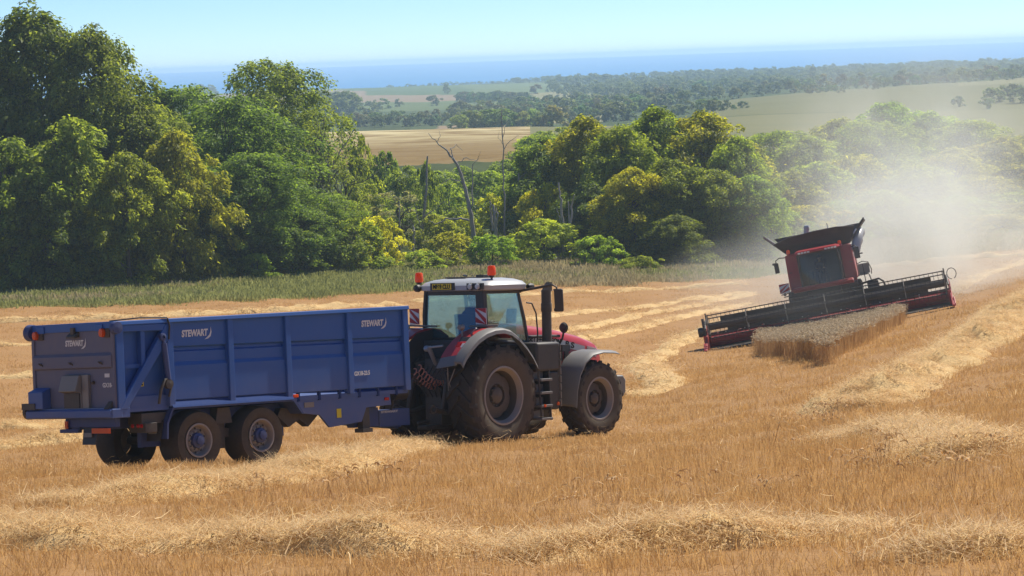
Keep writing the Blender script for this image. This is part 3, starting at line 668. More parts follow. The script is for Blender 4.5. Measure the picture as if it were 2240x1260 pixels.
far_line([(1330, 1480), (1560, 1450), (1750, 1420)], 22, 5, 8, W4, g4); far_line([(1480, 800), (1560, 720), (1610, 690)], 7, 3, 4.5, W4, g4)
W5, g5 = 'scrubby tree along the top of the hazy grass hillside', 'trees along the hillside skyline'
far_line([(1560, 1080), (1750, 1040), (1900, 1020), (2100, 1010), (2400, 1000)], 40, 3.5, 5.5, W5, g5, .03); far_line([(1500, 1250), (1900, 1200), (2400, 1150)], 34, 4.5, 7, W5, g5, .03)
W6, g6 = 'bush standing on the hazy grass hillside', 'bushes on the grass hillside'
for px, D, h in ((1538, 880, 5), (1548, 860, 4), (1570, 790, 6), (1525, 830, 3), (1780, 900, 4), (1800, 905, 5), (1820, 900, 5), (1835, 910, 6), (1845, 880, 3), (1610, 720, 3), (1630, 730, 4), (2120, 950, 4), (1920, 940, 5), (2215, 700, 9), (2190, 690, 8), (2235, 690, 9), (2100, 660, 6), (2160, 650, 7), (2255, 720, 10)):
    far_line([(px - 1, D), (px + 1, D)], 1, h * .5, h * .65, W6, g6)
# far masses nobody could count
for (a, b, n, h0, h1) in ((1150, 1500, 50, 5, 8), (1250, 1800, 70, 5, 8), (1400, 2400, 120, 5, 8)):
    far_line([(a + 60, 1750), ((a + b) / 2, 1650), (b, 1500)], n, h0, h1, '', '', .12, False)
far_line([(1230, 2250), (1700, 2050), (2400, 1800)], 150, 6, 9, '', '', .12, False)
far_line([(1130, 2690), (1600, 2660), (2400, 2600)], 190, 5, 8, '', '', .04, False); far_line([(1500, 2350), (2400, 2250)], 120, 6, 9, '', '', .1, False)
far_line([(400, 2700), (480, 2700)], 14, 8, 11, '', '', .04, False); far_line([(860, 2700), (1200, 2690)], 40, 2.5, 5, '', '', .01, False); far_line([(690, 1250), (780, 1200)], 12, 8, 12, '', '', .06, False)
far_line([(-600, 900), (400, 800)], 60, 8, 12, '', '', .2, False); far_line([(2350, 800), (3200, 700)], 50, 8, 12, '', '', .2, False)
print('far trees', far_count, len(far_rest))
# trees beyond both frame edges, so the place goes on
for px, row, D in ((-260, 60, 183), (-420, 90, 186), (-330, 280, 172), (2450, 300, 250), (2560, 330, 245), (2500, 430, 218)):
    tree('wood_tree', 'tree of the wood beyond the frame edge', px, row, D, 5.0, 'beech' if px < 0 else 'maple', (.95, 1.05, .75), 'tree', 'trees beyond the frame')

# ------------------------------------------------------------------ scattering for uncountable stuff
_src = {}
def source(key, meshes):
    if key not in _src:
        c = bpy.data.collections.new('source_' + key)
        for i, m in enumerate(meshes): c.objects.link(bpy.data.objects.new('%s_%02d' % (key, i), m))
        _src[key] = c
    return _src[key]
def scatter(name, P, rot, scl, coll, nsrc, label=None, parent=None, extra=None):
    """one object whose points carry copies of small clumps (geometry nodes)"""
    me = bpy.data.meshes.new(name); me.from_pydata([tuple(p) for p in P], [], [])
    a = me.attributes.new('rot', 'FLOAT_VECTOR', 'POINT'); a.data.foreach_set('vector', np.asarray(rot, np.float32).ravel())
    a = me.attributes.new('scl', 'FLOAT_VECTOR', 'POINT'); a.data.foreach_set('vector', np.asarray(scl, np.float32).ravel())
    a = me.attributes.new('idx', 'INT', 'POINT'); a.data.foreach_set('value', rng.integers(0, nsrc, len(P)).astype(np.int32))
    o = link(name, me, parent)
    g = bpy.data.node_groups.new(name, 'GeometryNodeTree'); g.interface.new_socket('Geometry', in_out='INPUT', socket_type='NodeSocketGeometry'); g.interface.new_socket('Geometry', in_out='OUTPUT', socket_type='NodeSocketGeometry')
    N = g.nodes; i_, o_ = N.new('NodeGroupInput'), N.new('NodeGroupOutput'); ip = N.new('GeometryNodeInstanceOnPoints'); ci = N.new('GeometryNodeCollectionInfo')
    ci.inputs['Collection'].default_value = coll; ci.inputs['Separate Children'].default_value = True; ci.inputs['Reset Children'].default_value = True
    ip.inputs['Pick Instance'].default_value = True
    def at_(nm, ty):
        x = N.new('GeometryNodeInputNamedAttribute'); x.data_type = ty; x.inputs['Name'].default_value = nm; return [s for s in x.outputs if s.enabled and s.name == 'Attribute'][0]
    g.links.new(i_.outputs[0], ip.inputs['Points']); g.links.new(ci.outputs[0], ip.inputs['Instance'])
    g.links.new(at_('idx', 'INT'), ip.inputs['Instance Index']); er = N.new('FunctionNodeEulerToRotation'); g.links.new(at_('rot', 'FLOAT_VECTOR'), er.inputs[0]); g.links.new(er.outputs[0], ip.inputs['Rotation']); g.links.new(at_('scl', 'FLOAT_VECTOR'), ip.inputs['Scale'])
    g.links.new(ip.outputs[0], o_.inputs[0])
    md = o.modifiers.new('scatter', 'NODES'); md.node_group = g
    tag(o, label, kind='stuff'); return o
# far masses
fr = np.array(far_rest)
scatter('distant_woods', fr[:, :3], np.c_[np.zeros((len(fr), 2)), fr[:, 5]], np.c_[fr[:, 3], fr[:, 3], fr[:, 4]], source('far', FT), len(FT))

# white barn far off
bo = at(1249, 207, 1850); bz = float(ground(bo[0], 1850))
be = empty('barn', Matrix.Translation((bo[0], 1850, bz + .2)) @ Matrix.Rotation(.1, 4, 'Z')); tag(be, 'tiny white roofed farm building among the distant woods', 'barn')
mb = MB(); mb.b2((-3.2, -1.8, -.5), (3.2, 1.8, 2.2)); mb.build('wall', M['galv'], be, 0)
mb = MB(); mb.prism([(-2.0, 2.2), (0, 3.0), (2.0, 2.2), (0, 2.85)], 'x', -3.4, 3.4); mb.build('roof', M['white'], be, 0)
# ------------------------------------------------------------------ shared machine pieces
def add_lugs(mb, R, w, n, h, width, sweep, m=0):
    for side in (1, -1):
        for k in range(n):
            a0 = 2 * math.pi * (k + (0.5 if side < 0 else 0)) / n
            secs = []
            for (yy, rr, da) in ((-.03, R - .05, 0.0), (.20, R - .052, .38), (.42, R - .065, .8), (.505, R - .16, 1.0)):
                a = a0 + sweep * da; wd = width * (1 + .5 * da) / R / 2; y = side * yy * w; top = rr + h * (1 if yy < .5 else .45)
                secs.append([(rr * .97 * math.cos(a - wd * 1.25), y, rr * .97 * math.sin(a - wd * 1.25)), (rr * .97 * math.cos(a + wd * 1.25), y, rr * .97 * math.sin(a + wd * 1.25)), (top * math.cos(a + wd), y, top * math.sin(a + wd)), (top * math.cos(a - wd), y, top * math.sin(a - wd))])
            mb.loft(secs, m)
def tyre_mesh(R, r, w, n=56):
    mb = MB(); b = R - r
    prof = [(r, -.40 * w), (r + .10 * b, -.45 * w), (r + .42 * b, -.5 * w), (r + .72 * b, -.495 * w), (R - .075, -.46 * w), (R - .05, -.33 * w), (R - .045, 0), (R - .05, .33 * w), (R - .075, .46 * w), (r + .72 * b, .495 * w), (r + .42 * b, .5 * w), (r + .10 * b, .45 * w), (r, .40 * w)]
    mb.lathe(prof, n=n, mfun=lambda i: 1 if (i <= 2 or i >= 9) else 0)
    mb.lathe([(r, .40 * w), (r - .02, 0), (r, -.40 * w)], n=n, m=0)
    return mb

# ------------------------------------------------------------------ tractor
TRM = Matrix.Scale(1.035, 4) @ frame((-1.186, 46.923, -7.65), .848, -.078, -.048)
tr = empty('tractor', TRM); tag(tr, 'red and grey farm tractor with two orange beacons pulling the blue trailer', 'tractor')
FLAT += [(-.5, 48.0, .55), (1.65, 50.4, .5), (-1.9, 49.1, .7), (.3, 51.3, .6)]
# wheels
tyR = tyre_mesh(1.02, .55, .70); add_lugs(tyR, 1.02, .70, 20, .055, .075, .36)
def wheel(parent, name_c, side, tmb, R, r, w, rimmat, n_bolt, dish, cached={}):
    key = (R, side)
    rb = MB()   # rim: flange, barrel, disc
    o = w * .46 * side; d = o - dish * side
    rb.lathe([(r + .035, o * .93), (r + .03, o), (r - .005, o), (r - .02, o - .03 * side), (r - .06, o - .1 * side), (r - .08, d * 1.05), (r - .085, -o * .9), (r + .03, -o)], n=48, mfun=lambda i: 0 if i < 4 else 2)
    wob = [(r - .10) - (.03 if k % 8 in (0, 1) else 0) for k in range(48)]
    cen = [(q * math.cos(2 * math.pi * k / 48), d, q * math.sin(2 * math.pi * k / 48)) for k, q in enumerate(wob)]
    inr = [(r * .42 * math.cos(2 * math.pi * k / 48), d + .05 * side, r * .42 * math.sin(2 * math.pi * k / 48)) for k in range(48)]
    rb.loft([cen, inr], 1, True, False); rb.loft([[(x, y - .02 * side, z) for x, y, z in cen], [(x, y - .02 * side, z) for x, y, z in inr]], 1, True, False)
    rb.lathe([(r * .42, d + .05 * side), (r * .40, d - .03 * side), (0.001, d - .03 * side)], n=32, m=1)
    wo = rb.build('wheel', [rimmat, M['rim_dark'], M['dark']], parent, 40)
    ty = MB(); ty.v, ty.f, ty.m = tmb.v, tmb.f, tmb.m; to = ty.build('tyre', [M['tyre'], M['tyre_dusty']], wo, 40)
    hb = MB(); hb.lathe([(r * .30, d - .03 * side), (r * .28, d + .06 * side), (r * .16, d + .10 * side), (.001, d + .11 * side)], n=24)
    for k in range(n_bolt):
        a = 2 * math.pi * k / n_bolt; hb.lathe([(.018, d + .045 * side), (.016, d + .085 * side), (.001, d + .085 * side)], (r * .36 * math.cos(a), 0, r * .36 * math.sin(a)), n=6)
    hb.build('hub', M['rim_dark'] if rimmat != M['galv'] else M['blue'], wo, 40)
    return wo
for s in (-1, 1):
    wr = wheel(tr, 'rear', s, tyR, 1.02, .55, .70, M['rim_grey'], 10, .24); wr.location = (0, .93 * s, 1.02)
tyF = tyre_mesh(.80, .40, .54); add_lugs(tyF, .80, .54, 18, .05, .065, .38)
for s in (-1, 1):
    wf = wheel(tr, 'front', s, tyF, .80, .42, .54, M['rim_grey'], 8, .20); wf.location = (3.05, .94 * s, .80); wf.rotation_euler = (0, .4, 0)
# chassis
mb = MB(); mb.b2((-.45, -.42, .62), (1.6, .42, 1.5)); mb.b2((-.35, -.62, .75), (.35, .62, 1.28)); mb.b2((1.6, -.33, .62), (4.1, .33, 1.35)); mb.rod((3.05, -.75, .78), (3.05, .75, .78), .13); mb.rod((0, -.85, 1.02), (0, .85, 1.02), .2); mb.b2((2.75, -.55, .62), (3.35, .55, .95)); mb.b2((-.3, -.7, 1.5), (1.15, .7, 2.1)); mb.b2((.5, .45, .7), (1.7, 1.05, 1.5))
mb.build('chassis', M['dark'], tr, 30, .02)
# bonnet
mb = MB(); hw = .43
secs = []
for x, zt, k, zb in ((1.30, 2.40, 1.0, 1.45), (1.9, 2.34, 1.0, 1.45), (2.8, 2.21, .98, 1.45), (3.5, 2.07, .94, 1.35), (3.95, 1.94, .86, 1.25), (4.15, 1.80, .72, 1.2)):
    y = hw * k; secs.append([(x, -y, zb), (x, -y, zt - .20), (x, -y * .9, zt - .07), (x, -y * .55, zt), (x, y * .55, zt), (x, y * .9, zt - .07), (x, y, zt - .20), (x, y, zb)])
mb.loft(secs); mb.build('bonnet', M['red'], tr, 50)
mb = MB()
for s in (-1, 1):
    for x0, x1, z0, z1, z2, z3, k0, k1 in ((1.35, 2.8, 2.02, 2.18, 1.86, 2.01, 1.0, .99), (2.8, 3.52, 1.86, 2.01, 1.74, 1.86, .99, .955)):
        mb.hexa([(x0, s * (hw * k0 + .001), z0), (x1, s * (hw * k1 + .001), z2), (x1, s * (hw * k1 + .006), z2), (x0, s * (hw * k0 + .006), z0), (x0, s * (hw * k0 + .001), z1), (x1, s * (hw * k1 + .001), z3), (x1, s * (hw * k1 + .006), z3), (x0, s * (hw * k0 + .006), z1)])
st = mb.build('bonnet_stripe', M['stripe_grey'], tr, 0)
mb = MB(); put_text(mb, 'MASSEY FERGUSON', .16, (1.42, -hw - .009, 2.06), (1, 0, -.105), (.105, 0, 1), 1.30, .006); put_text(mb, '8 S', .17, (2.86, -hw - .005, 1.88), (1, .012, -.18), (.18, 0, 1), .3, .006); mb.build('lettering', M['print_black'], st, 0)
mb = MB()
for k in range(6): mb.box((1.9 + k * .2, -hw - .004, 1.68), (.13, .02, .2))
mb.box((4.16, 0, 1.55), (.03, .5, .35)); mb.build('grille', M['black'], tr, 0)
for s in (-1, 1):
    mb = MB(); mb.hexa([(3.62, s * .40, 1.70), (3.95, s * .375, 1.62), (3.96, s * .36, 1.62), (3.62, s * .385, 1.70), (3.62, s * .415, 1.86), (3.95, s * .38, 1.80), (3.96, s * .36, 1.80), (3.62, s * .385, 1.86)]); mb.build('headlight', M['clear'], tr, 0)
# front weight block and linkage
mb = MB(); mb.prism([(4.45, .80), (4.72, .74), (4.80, .84), (4.80, 1.10), (4.72, 1.20), (4.48, 1.20)], 'y', -.48, .48); mb.build('front_weight', M['grey'], tr, 30, .03)
mb = MB(); mb.b2((4.1, -.3, .75), (4.5, .3, 1.1)); mb.build('front_linkage', M['dark'], tr, 30, .02)
# front mudguards
for s in (-1, 1):
    mb = MB(); ro, ri = [], []
    for x, z in ((2.20, .70), (2.24, 1.05), (2.34, 1.36), (2.52, 1.60), (2.78, 1.75), (3.1, 1.79), (3.45, 1.77), (3.62, 1.74)):
        ro.append([(x, s * .68, z + .02), (x, s * 1.16, z + .015), (x + .015, s * 1.25, z - .04), (x + .03, s * 1.25, z - .06), (x + .03, s * 1.15, z - .02), (x + .02, s * .68, z - .015)])
    mb.loft(ro); mb.build('front_mudguard', M['grey'], tr, 40)
# rear mudguards: grey rim, red flank, black lamp panel
arc = [(-1.23, 1.72), (-1.12, 1.87), (-.95, 2.03), (-.75, 2.17), (-.5, 2.28), (-.25, 2.335), (0, 2.34), (.22, 2.29), (.45, 2.16), (.66, 1.99), (.84, 1.80), (.98, 1.60)]
for s in (-1, 1):
    mb = MB(); rg = []
    for x, z in arc:
        k = .12 if x < -1 else 0; rg.append([(x, s * 1.06, z + .015), (x, s * 1.24, z + .01), (x - .01, s * 1.30, z - .03), (x, s * 1.31, z - .10), (x + .01, s * 1.28, z - .10), (x + .015, s * 1.22, z - .03), (x + .02, s * 1.06, z - .02)])
    mb.loft(rg); mb.hexa([(-1.26, s * .62, 1.60), (-1.22, s * 1.07, 1.66), (-1.16, s * 1.07, 1.66), (-1.2, s * .62, 1.60), (-1.12, s * .62, 1.80), (-1.13, s * 1.07, 1.86), (-1.07, s * 1.07, 1.84), (-1.06, s * .62, 1.78)])
    fm = mb.build('rear_mudguard', M['grey'], tr, 40)
    mb = MB(); rg = []
    for x, z in ((-1.12, 1.80), (-.95, 1.98), (-.75, 2.13), (-.5, 2.26), (-.25, 2.325), (0, 2.335), (.22, 2.29), (.45, 2.16)):
        rg.append([(x, s * .62, z + .015), (x, s * 1.06, z + .018), (x + .015, s * 1.06, z - .03), (x + .015, s * .62, z - .03)])
    mb.loft(rg); mb.build('mudguard_top', M['red'], fm, 40)
    mb = MB(); mb.prism([(-1.1, 1.79), (-.5, 2.25), (0, 2.33), (.4, 2.18), (.7, 1.5), (-.6, 1.4), (-1.1, 1.6)], 'y', s * .60, s * .625); mb.build('mudguard_flank', M['black'], fm, 40)
    mb = MB()
    mb.hexa([(-1.02, s * .80, 1.86), (-1.02, s * 1.05, 1.86), (-.92, s * 1.05, 1.82), (-.92, s * .80, 1.82), (-.72, s * .80, 2.20), (-.72, s * 1.05, 2.20), (-.62, s * 1.05, 2.14), (-.62, s * .80, 2.14)])
    lp = mb.build('rear_lamp', M['black'], fm, 0, .01)
    mb = MB(); mb.hexa([(-.96, s * .84, 1.985), (-.96, s * .95, 1.985), (-.90, s * .95, 1.96), (-.90, s * .84, 1.96), (-.86, s * .84, 2.10), (-.86, s * .95, 2.10), (-.80, s * .95, 2.06), (-.80, s * .84, 2.06)]); mb.build('lamp_lens', M['redlens'], lp, 0)
    mb = MB(); mb.hexa([(-.955, s * .97, 1.99), (-.955, s * 1.03, 1.99), (-.90, s * 1.03, 1.96), (-.90, s * .97, 1.96), (-.87, s * .97, 2.08), (-.87, s * 1.03, 2.08), (-.81, s * 1.03, 2.04), (-.81, s * .97, 2.04)]); mb.build('lamp_lens', M['clear'], lp, 0)
    # round work lamp on a bracket
    mb = MB(); mb.rod((-.62, s * .74, 2.16), (-.62, s * .74, 2.36), .018); mb.lathe([(.001, -.06), (.05, -.05), (.062, .0), (.062, .05), (.001, .055)], (-.66, s * .74, 2.38), 'x', 16); mb.build('work_lamp', M['galv'], tr, 40)
    mb = MB(); mb.rod((-.5, s * .66, 2.1), (-.55, s * 1.05, 2.36), .014); mb.build('hand_rail', M['steel'], tr, 40)
    # striped marker board on a bar
    y0, y1 = (.92, 1.18) if s > 0 else (-.90, -.62)
    mb = MB(); mb.b2((-.09, min(y0, y1), 2.42), (-.075, max(y0, y1), 2.74)); bd = mb.build('marker_board', M['white'], tr, 0)
    mb = MB()
    for k in range(-1, 3):
        z0 = 2.42 + k * .22; pl = [(y0, z0), (y1, z0 + .26), (y1, z0 + .37), (y0, z0 + .11)]; pl = [(y, min(max(z, 2.421), 2.739)) for y, z in pl]
        if max(p[1] for p in pl) - min(p[1] for p in pl) > .02: mb.prism(pl, 'x', -.096, -.0905)
    mb.build('stripe', M['board_red'], bd, 0)
    mb = MB(); mb.rod((-.08, s * .45, 2.38), (-.08, s * 1.2, 2.40), .02); mb.build('board_bar', M['galv'], tr, 40)
# cab
CB = [(0.0, .84, 2.10), (1.22, .80, 2.05), (0.0, .80, 3.08), (1.05, .74, 3.10)]
mb = MB()
for s in (-1, 1):
    mb.loft([[(x - .05, s * y, z), (x + .06, s * y, z), (x + .06, s * (y - .07), z), (x - .05, s * (y - .07), z)] for x, y, z in ((.0, .86, 2.0), (-.03, .84, 2.6), (-.01, .80, 3.1))])
    mb.loft([[(x - .03, s * y, z), (x + .03, s * y, z), (x + .03, s * (y - .06), z), (x - .03, s * (y - .06), z)] for x, y, z in ((1.30, .80, 1.95), (1.20, .79, 2.5), (1.06, .74, 3.1))])
    mb.rod((0, s * .84, 2.10), (1.28, s * .80, 2.0), .035)
    mb.b2((-.02, s * .80, 3.02), (1.1, s * .73, 3.1))
# dark panels beside the rear window
mb.sheet([(-.035, -.79, 2.3), (-.035, -.60, 2.3), (-.035, -.58, 3.05), (-.035, -.77, 3.05)], .02)
mb.b2((-.04, -.8, 3.0), (.04, .8, 3.1)); mb.b2((-.03, -.62, 2.08), (.03, .62, 2.16)); mb.rod((-.02, -.62, 2.12), (-.02, -.82, 2.38), .03); mb.rod((-.02, .62, 2.12), (-.02, .82, 2.30), .03); mb.b2((1.05, -.73, 3.02), (1.12, .73, 3.1)); mb.b2((1.2, -.8, 1.9), (1.3, .8, 2.05)); mb.b2((0, -.8, 1.95), (1.25, .8, 2.0))
mb.build('cab_frame', M['black'], tr, 40, .01)
def pane(pts, th=.008, mat='glass', parent=None, name='window'):
    mb = MB(); mb.sheet(pts, th); return mb.build(name, M[mat], parent, 0)
pane([(-.03, -.58, 2.16), (-.03, .62, 2.16), (-.035, .80, 2.30), (-.03, .77, 3.0), (-.03, -.58, 3.0)], parent=tr)
for s in (-1, 1): pane([(.05, s * .83, 2.12), (1.22, s * .785, 2.07), (1.17, s * .775, 2.6), (1.05, s * .73, 3.03), (.03, s * .785, 3.03)], parent=tr, name='door_glass')
pane([(1.29, -.76, 2.05), (1.29, .76, 2.05), (1.09, .70, 3.03), (1.09, -.70, 3.03)], parent=tr, name='windscreen')
# roof
mb = MB(); rg = []
for z, x0, x1, y in ((3.08, -.10, 1.20, .86), (3.10, -.17, 1.27, .93), (3.19, -.18, 1.28, .95), (3.26, -.10, 1.22, .88), (3.31, .05, 1.1, .72), (3.335, .25, .95, .5)):
    pts = []
    for k in range(28):
        a = 2 * math.pi * k / 28; c, s_ = math.cos(a), math.sin(a); pts.append(((x0 + x1) / 2 + (x1 - x0) / 2 * abs(c)**.35 * (1 if c > 0 else -1), y * abs(s_)**.35 * (1 if s_ > 0 else -1), z))
    rg.append(pts)
mb.loft(rg); rf = mb.build('roof', M['silver'], tr, 45)
mb = MB()
for y in (-.60, -.80): mb.lathe([(.001, -.02), (.065, -.015), (.075, .03), (.06, .1)], (-.20, y, 3.17), 'x', 18)
mb.b2((-.195, -.92, 3.105), (-.15, -.49, 3.235)); rl = mb.build('roof_lamp', M['black'], rf, 40)
for y in (-.60, -.80):
    mb = MB(); mb.lathe([(.001, -.05), (.045, -.045), (.06, -.02)], (-.20, y, 3.17), 'x', 18); mb.build('lamp_lens', M['clear'], rl, 40)
mb = MB(); mb.lathe([(.001, -.05), (.07, -.03), (.08, .04), (.05, .1)], (-.12, .93, 3.15), 'x', 18); mb.lathe([(.001, .1), (.06, .08), (.07, .0), (.05, -.06)], (1.24, -.9, 3.14), 'x', 18); mb.build('corner_lamp', M['black'], rf, 40)
mb = MB(); mb.b2((-.205, -.08, 3.115), (-.19, .43, 3.235)); npl = mb.build('number_plate', M['yellow'], rf, 0)
mb = MB(); put_text(mb, 'MF69 CLU', .12, (-.207, .41, 3.135), (0, -1, 0), (0, 0, 1), .46, .004); mb.build('lettering', M['print_black'], npl, 0)
mb = MB(); mb.b2((-.188, -.16, 3.10), (-.175, .50, 3.25)); mb.build('plate_holder', M['black'], rf, 0)
mb = MB(); mb.b2((.2, -.1, 3.335), (.75, .45, 3.36)); mb.rod((.3, -.05, 3.38), (.7, .4, 3.39), .02); mb.rod((.45, -.3, 3.34), (.45, -.3, 3.62), .006); mb.b2((.35, -.45, 3.335), (.6, -.25, 3.40)); mb.build('roof_hatch', M['black'], rf, 30, .01)
for (x, y, z, b0) in ((.02, 1.0, 3.27, (-.05, .93, 3.12)), (.30, -.72, 3.38, (.30, -.72, 3.28))):
    mb = MB(); mb.lathe([(.055, 0), (.085, .01), (.088, .06), (.078, .17), (.06, .195), (.001, .20)], (x, y, z), 'z', 20); bo_ = mb.build('beacon', M['amber'], tr, 40)
    mb = MB(); mb.lathe([(.06, 0), (.05, -.03), (.022, -.05), (.02, -.09)], (x, y, z), 'z', 14); mb.tube([(x, y, z - .07), (x * .8 + b0[0] * .2, y, z - .12), b0], .016, 8); mb.build('beacon_post', M['black'], bo_, 40)
# inside the cab
mb = MB(); mb.b2((.30, -.28, 2.05), (.80, .28, 2.18)); mb.prism([(.26, 2.15), (.38, 2.15), (.32, 2.62), (.20, 2.62)], 'y', -.25, .25); mb.b2((.35, -.42, 2.2), (.75, -.33, 2.32)); mb.build('seat', M['seat'], tr, 40, .03)
mb = MB(); mb.lathe([(.165, 0), (.19, .02), (.21, 0), (.19, -.02), (.165, 0)], (1.0, 0, 2.42), 'z', 24); mb.rod((1.15, 0, 2.05), (1.0, 0, 2.42), .03); mb.b2((.95, -.19, 2.41), (1.05, .19, 2.43)); mb.build('steering_wheel', M['black'], tr, 40)
mb = MB(); mb.b2((1.08, -.45, 2.0), (1.26, .45, 2.34)); mb.b2((.5, -.70, 2.0), (1.05, -.45, 2.38)); mb.box((.98, -.62, 2.56), (.05, .22, .3), (0, .2, .3)); mb.build('console', M['black'], tr, 30, .02)
# exhaust stack, mirrors, rails
mb = MB(); mb.tube([(1.86, -.80, 1.95), (1.86, -.80, 3.06)], .10, 20); mb.prism([(1.77, 3.03), (1.98, 3.03), (1.98, 3.22), (1.93, 3.22)], 'y', -.86, -.74); mb.lathe([(.104, 0), (.112, .02), (.112, .16), (.104, .18)], (1.86, -.80, 2.62), 'z', 20); mb.build('exhaust_stack', M['dark'], tr, 40)
mb = MB(); mb.tube([(1.12, -.76, 3.06), (1.16, -1.2, 3.12), (1.18, -1.55, 3.17)], .028, 10); mb.tube([(1.18, -1.55, 3.17), (1.22, -1.62, 3.12), (1.24, -1.64, 2.98)], .018, 8); mb.build('mirror_arm', M['dark'], tr, 40)
mb = MB(); mb.box((1.26, -1.63, 2.86), (.08, .20, .46), (.0, -.12, .45)); mi = mb.build('mirror', M['black'], tr, 40, .03)
mb = MB(); mb.box((1.208, -1.605, 2.88), (.01, .15, .36), (.0, -.12, .45)); mb.build('mirror_glass', M['mirror'], mi, 0)
mb = MB(); mb.tube([(1.22, -.82, 2.82), (1.34, -.86, 2.80), (1.44, -.88, 2.6), (1.48, -.88, 2.2), (1.48, -.86, 2.0)], .016, 8); mb.build('grab_rail', M['black'], tr, 60)
mb = MB(); mb.lathe([(.001, -.05), (.09, -.04), (.115, 0), (.09, .04), (.001, .06)], (2.68, -.56, 2.27), 'x', 18); mb.tube([(2.68, -.56, 2.2), (2.68, -.52, 2.05), (2.68, -.45, 1.95)], .022, 8); mb.b2((2.55, -.62, 1.78), (2.8, -.46, 1.92)); mb.build('round_mirror', M['black'], tr, 40)
mb = MB(); mb.tube([(1.3, -.66, 2.12), (2.0, -.62, 2.12), (2.6, -.5, 2.1)], .03, 8); mb.build('exhaust_bracket', M['black'], tr, 40)
# side tank, tool box and steps
mb = MB(); mb.b2((.98, -1.28, 1.44), (1.70, -.62, 2.02)); mb.build('tool_box', M['black'], tr, 30, .05)
mb = MB(); mb.b2((1.37, -1.26, .66), (1.68, -.5, 1.43)); tk = mb.build('fuel_tank', M['black'], tr, 30, .04)
mb = MB()
for k in range(8): mb.b2((1.695, -1.285, .72 + k * .16), (1.712, -1.20, .85 + k * .16))
mb.build('rib', M['galv'], tk, 0)
mb = MB(); mb.lathe([(.001, -.02), (.035, -.015), (.04, .01)], (1.62, -1.265, .78), 'y', 12); mb.build('side_reflector', M['amber'], tk, 40)
mb = MB(); mb.rod((1.03, -1.26, 1.46), (1.06, -1.30, .46), .02); mb.rod((1.35, -1.26, 1.46), (1.35, -1.30, .46), .02); ld = mb.build('ladder', M['black'], tr, 40)
for k in range(4):
    mb = MB(); mb.b2((1.03, -1.34, .47 + k * .26), (1.37, -1.06, .52 + k * .26)); mb.b2((1.04, -1.10, .47 + k * .26), (1.36, -1.08, .66 + k * .26)); mb.build('step', M['grey'], ld, 0, .008)
mb = MB(); mb.lathe([(.001, -.02), (.028, -.015), (.03, .01)], (1.12, -1.345, .76), 'y', 12); mb.build('side_reflector', M['amber'], ld, 40)
# rear linkage, drawbar and hoses
for s in (-1, 1):
    mb = MB(); mb.tube([(-.35, s * .42, .80), (-.85, s * .48, .72), (-1.22, s * .5, .80)], [.06, .05, .06], 8); mb.tube([(-.95, s * .47, .76), (-.80, s * .46, 1.3), (-.62, s * .42, 1.62)], [.035, .05, .035], 8); mb.tube([(-.40, s * .40, 1.66), (-.68, s * .42, 1.64)], .06, 8); mb.lathe([(.05, -.03), (.09, -.03), (.09, .03), (.05, .03)], (-1.26, s * .5, .80), 'y', 14); mb.build('lift_arm', M['dark'], tr, 40)
mb = MB(); mb.tube([(-.42, .0, 1.5), (-.62, 0, 1.68), (-.75, .05, 2.0)], [.05, .045, .05], 8); mb.tube([(-.75, .1, 1.98), (-.75, -.35, 2.02)], .022, 8); mb.lathe([(.001, -.05), (.06, -.04), (.06, .04), (.001, .05)], (-.72, .12, 1.96), 'y', 12); mb.build('top_link', M['steel'], tr, 40)
mb = MB(); mb.b2((-.62, -.3, 1.25), (-.42, .3, 1.75)); mb.b2((-.7, -.22, .45), (-.4, .22, 1.2)); mb.rod((-.45, .15, .55), (-1.0, .15, .50), .04); mb.b2((-1.05, -.12, .38), (-.4, .12, .46)); mb.build('hitch', M['dark'], tr, 30, .02)
mb = MB(); mb.rod((-.52, -.62, .42), (-.52, -.62, 1.5), .018); mb.rod((-.55, .1, .5), (-.55, .1, 1.35), .016); mb.b2((-.56, -.62, 1.32), (-.53, .15, 1.36)); mb.build('linkage_frame', M['galv'], tr, 40)
def coil(a, b, n, R, r, mat, name, parent, sag=.1):
    a, b = Vector(a), Vector(b); L = (b - a); t_ = L.normalized(); u_ = t_.orthogonal().normalized(); v_ = t_.cross(u_); N = n * 10
    pts = [a + L * (i / N) - Vector((0, 0, sag * math.sin(math.pi * i / N))) + (u_ * math.cos(2 * math.pi * i / 10) + v_ * math.sin(2 * math.pi * i / 10)) * R for i in range(N + 1)]
    mb = MB(); mb.tube(pts, r, 5); return mb.build(name, mat, parent, 60)
coil((-1.15, -.05, 1.62), (-.62, -.22, 1.28), 9, .055, .011, M['copper'], 'coiled_hose', tr)
coil((-1.15, .08, 1.55), (-.60, -.05, 1.18), 9, .05, .010, M['copper'], 'coiled_hose', tr)
coil((-1.1, .2, 1.45), (-.62, .2, 1.3), 7, .045, .010, M['rust'], 'coiled_hose', tr)
mb = MB()
for k in range(6):
    y = -.5 + k * .14; mb.tube([(-.55, y, 1.7), (-.85, y + .03, 1.5 - .05 * k), (-.78, y - .05, 1.1), (-.6, y * .6, .9)], .016, 6)
mb.build('hydraulic_hose', M['black'], tr, 60)
mb = MB(); mb.tube([(-.9, -.78, 1.58), (-1.0, -.72, 1.3), (-.8, -.62, 1.05)], .012, 6); mb.tube([(-1.0, -.68, 1.6), (-.95, -.65, 1.1), (-.6, -.6, .8)], .012, 6); mb.build('cable', M['galv'], tr, 60)

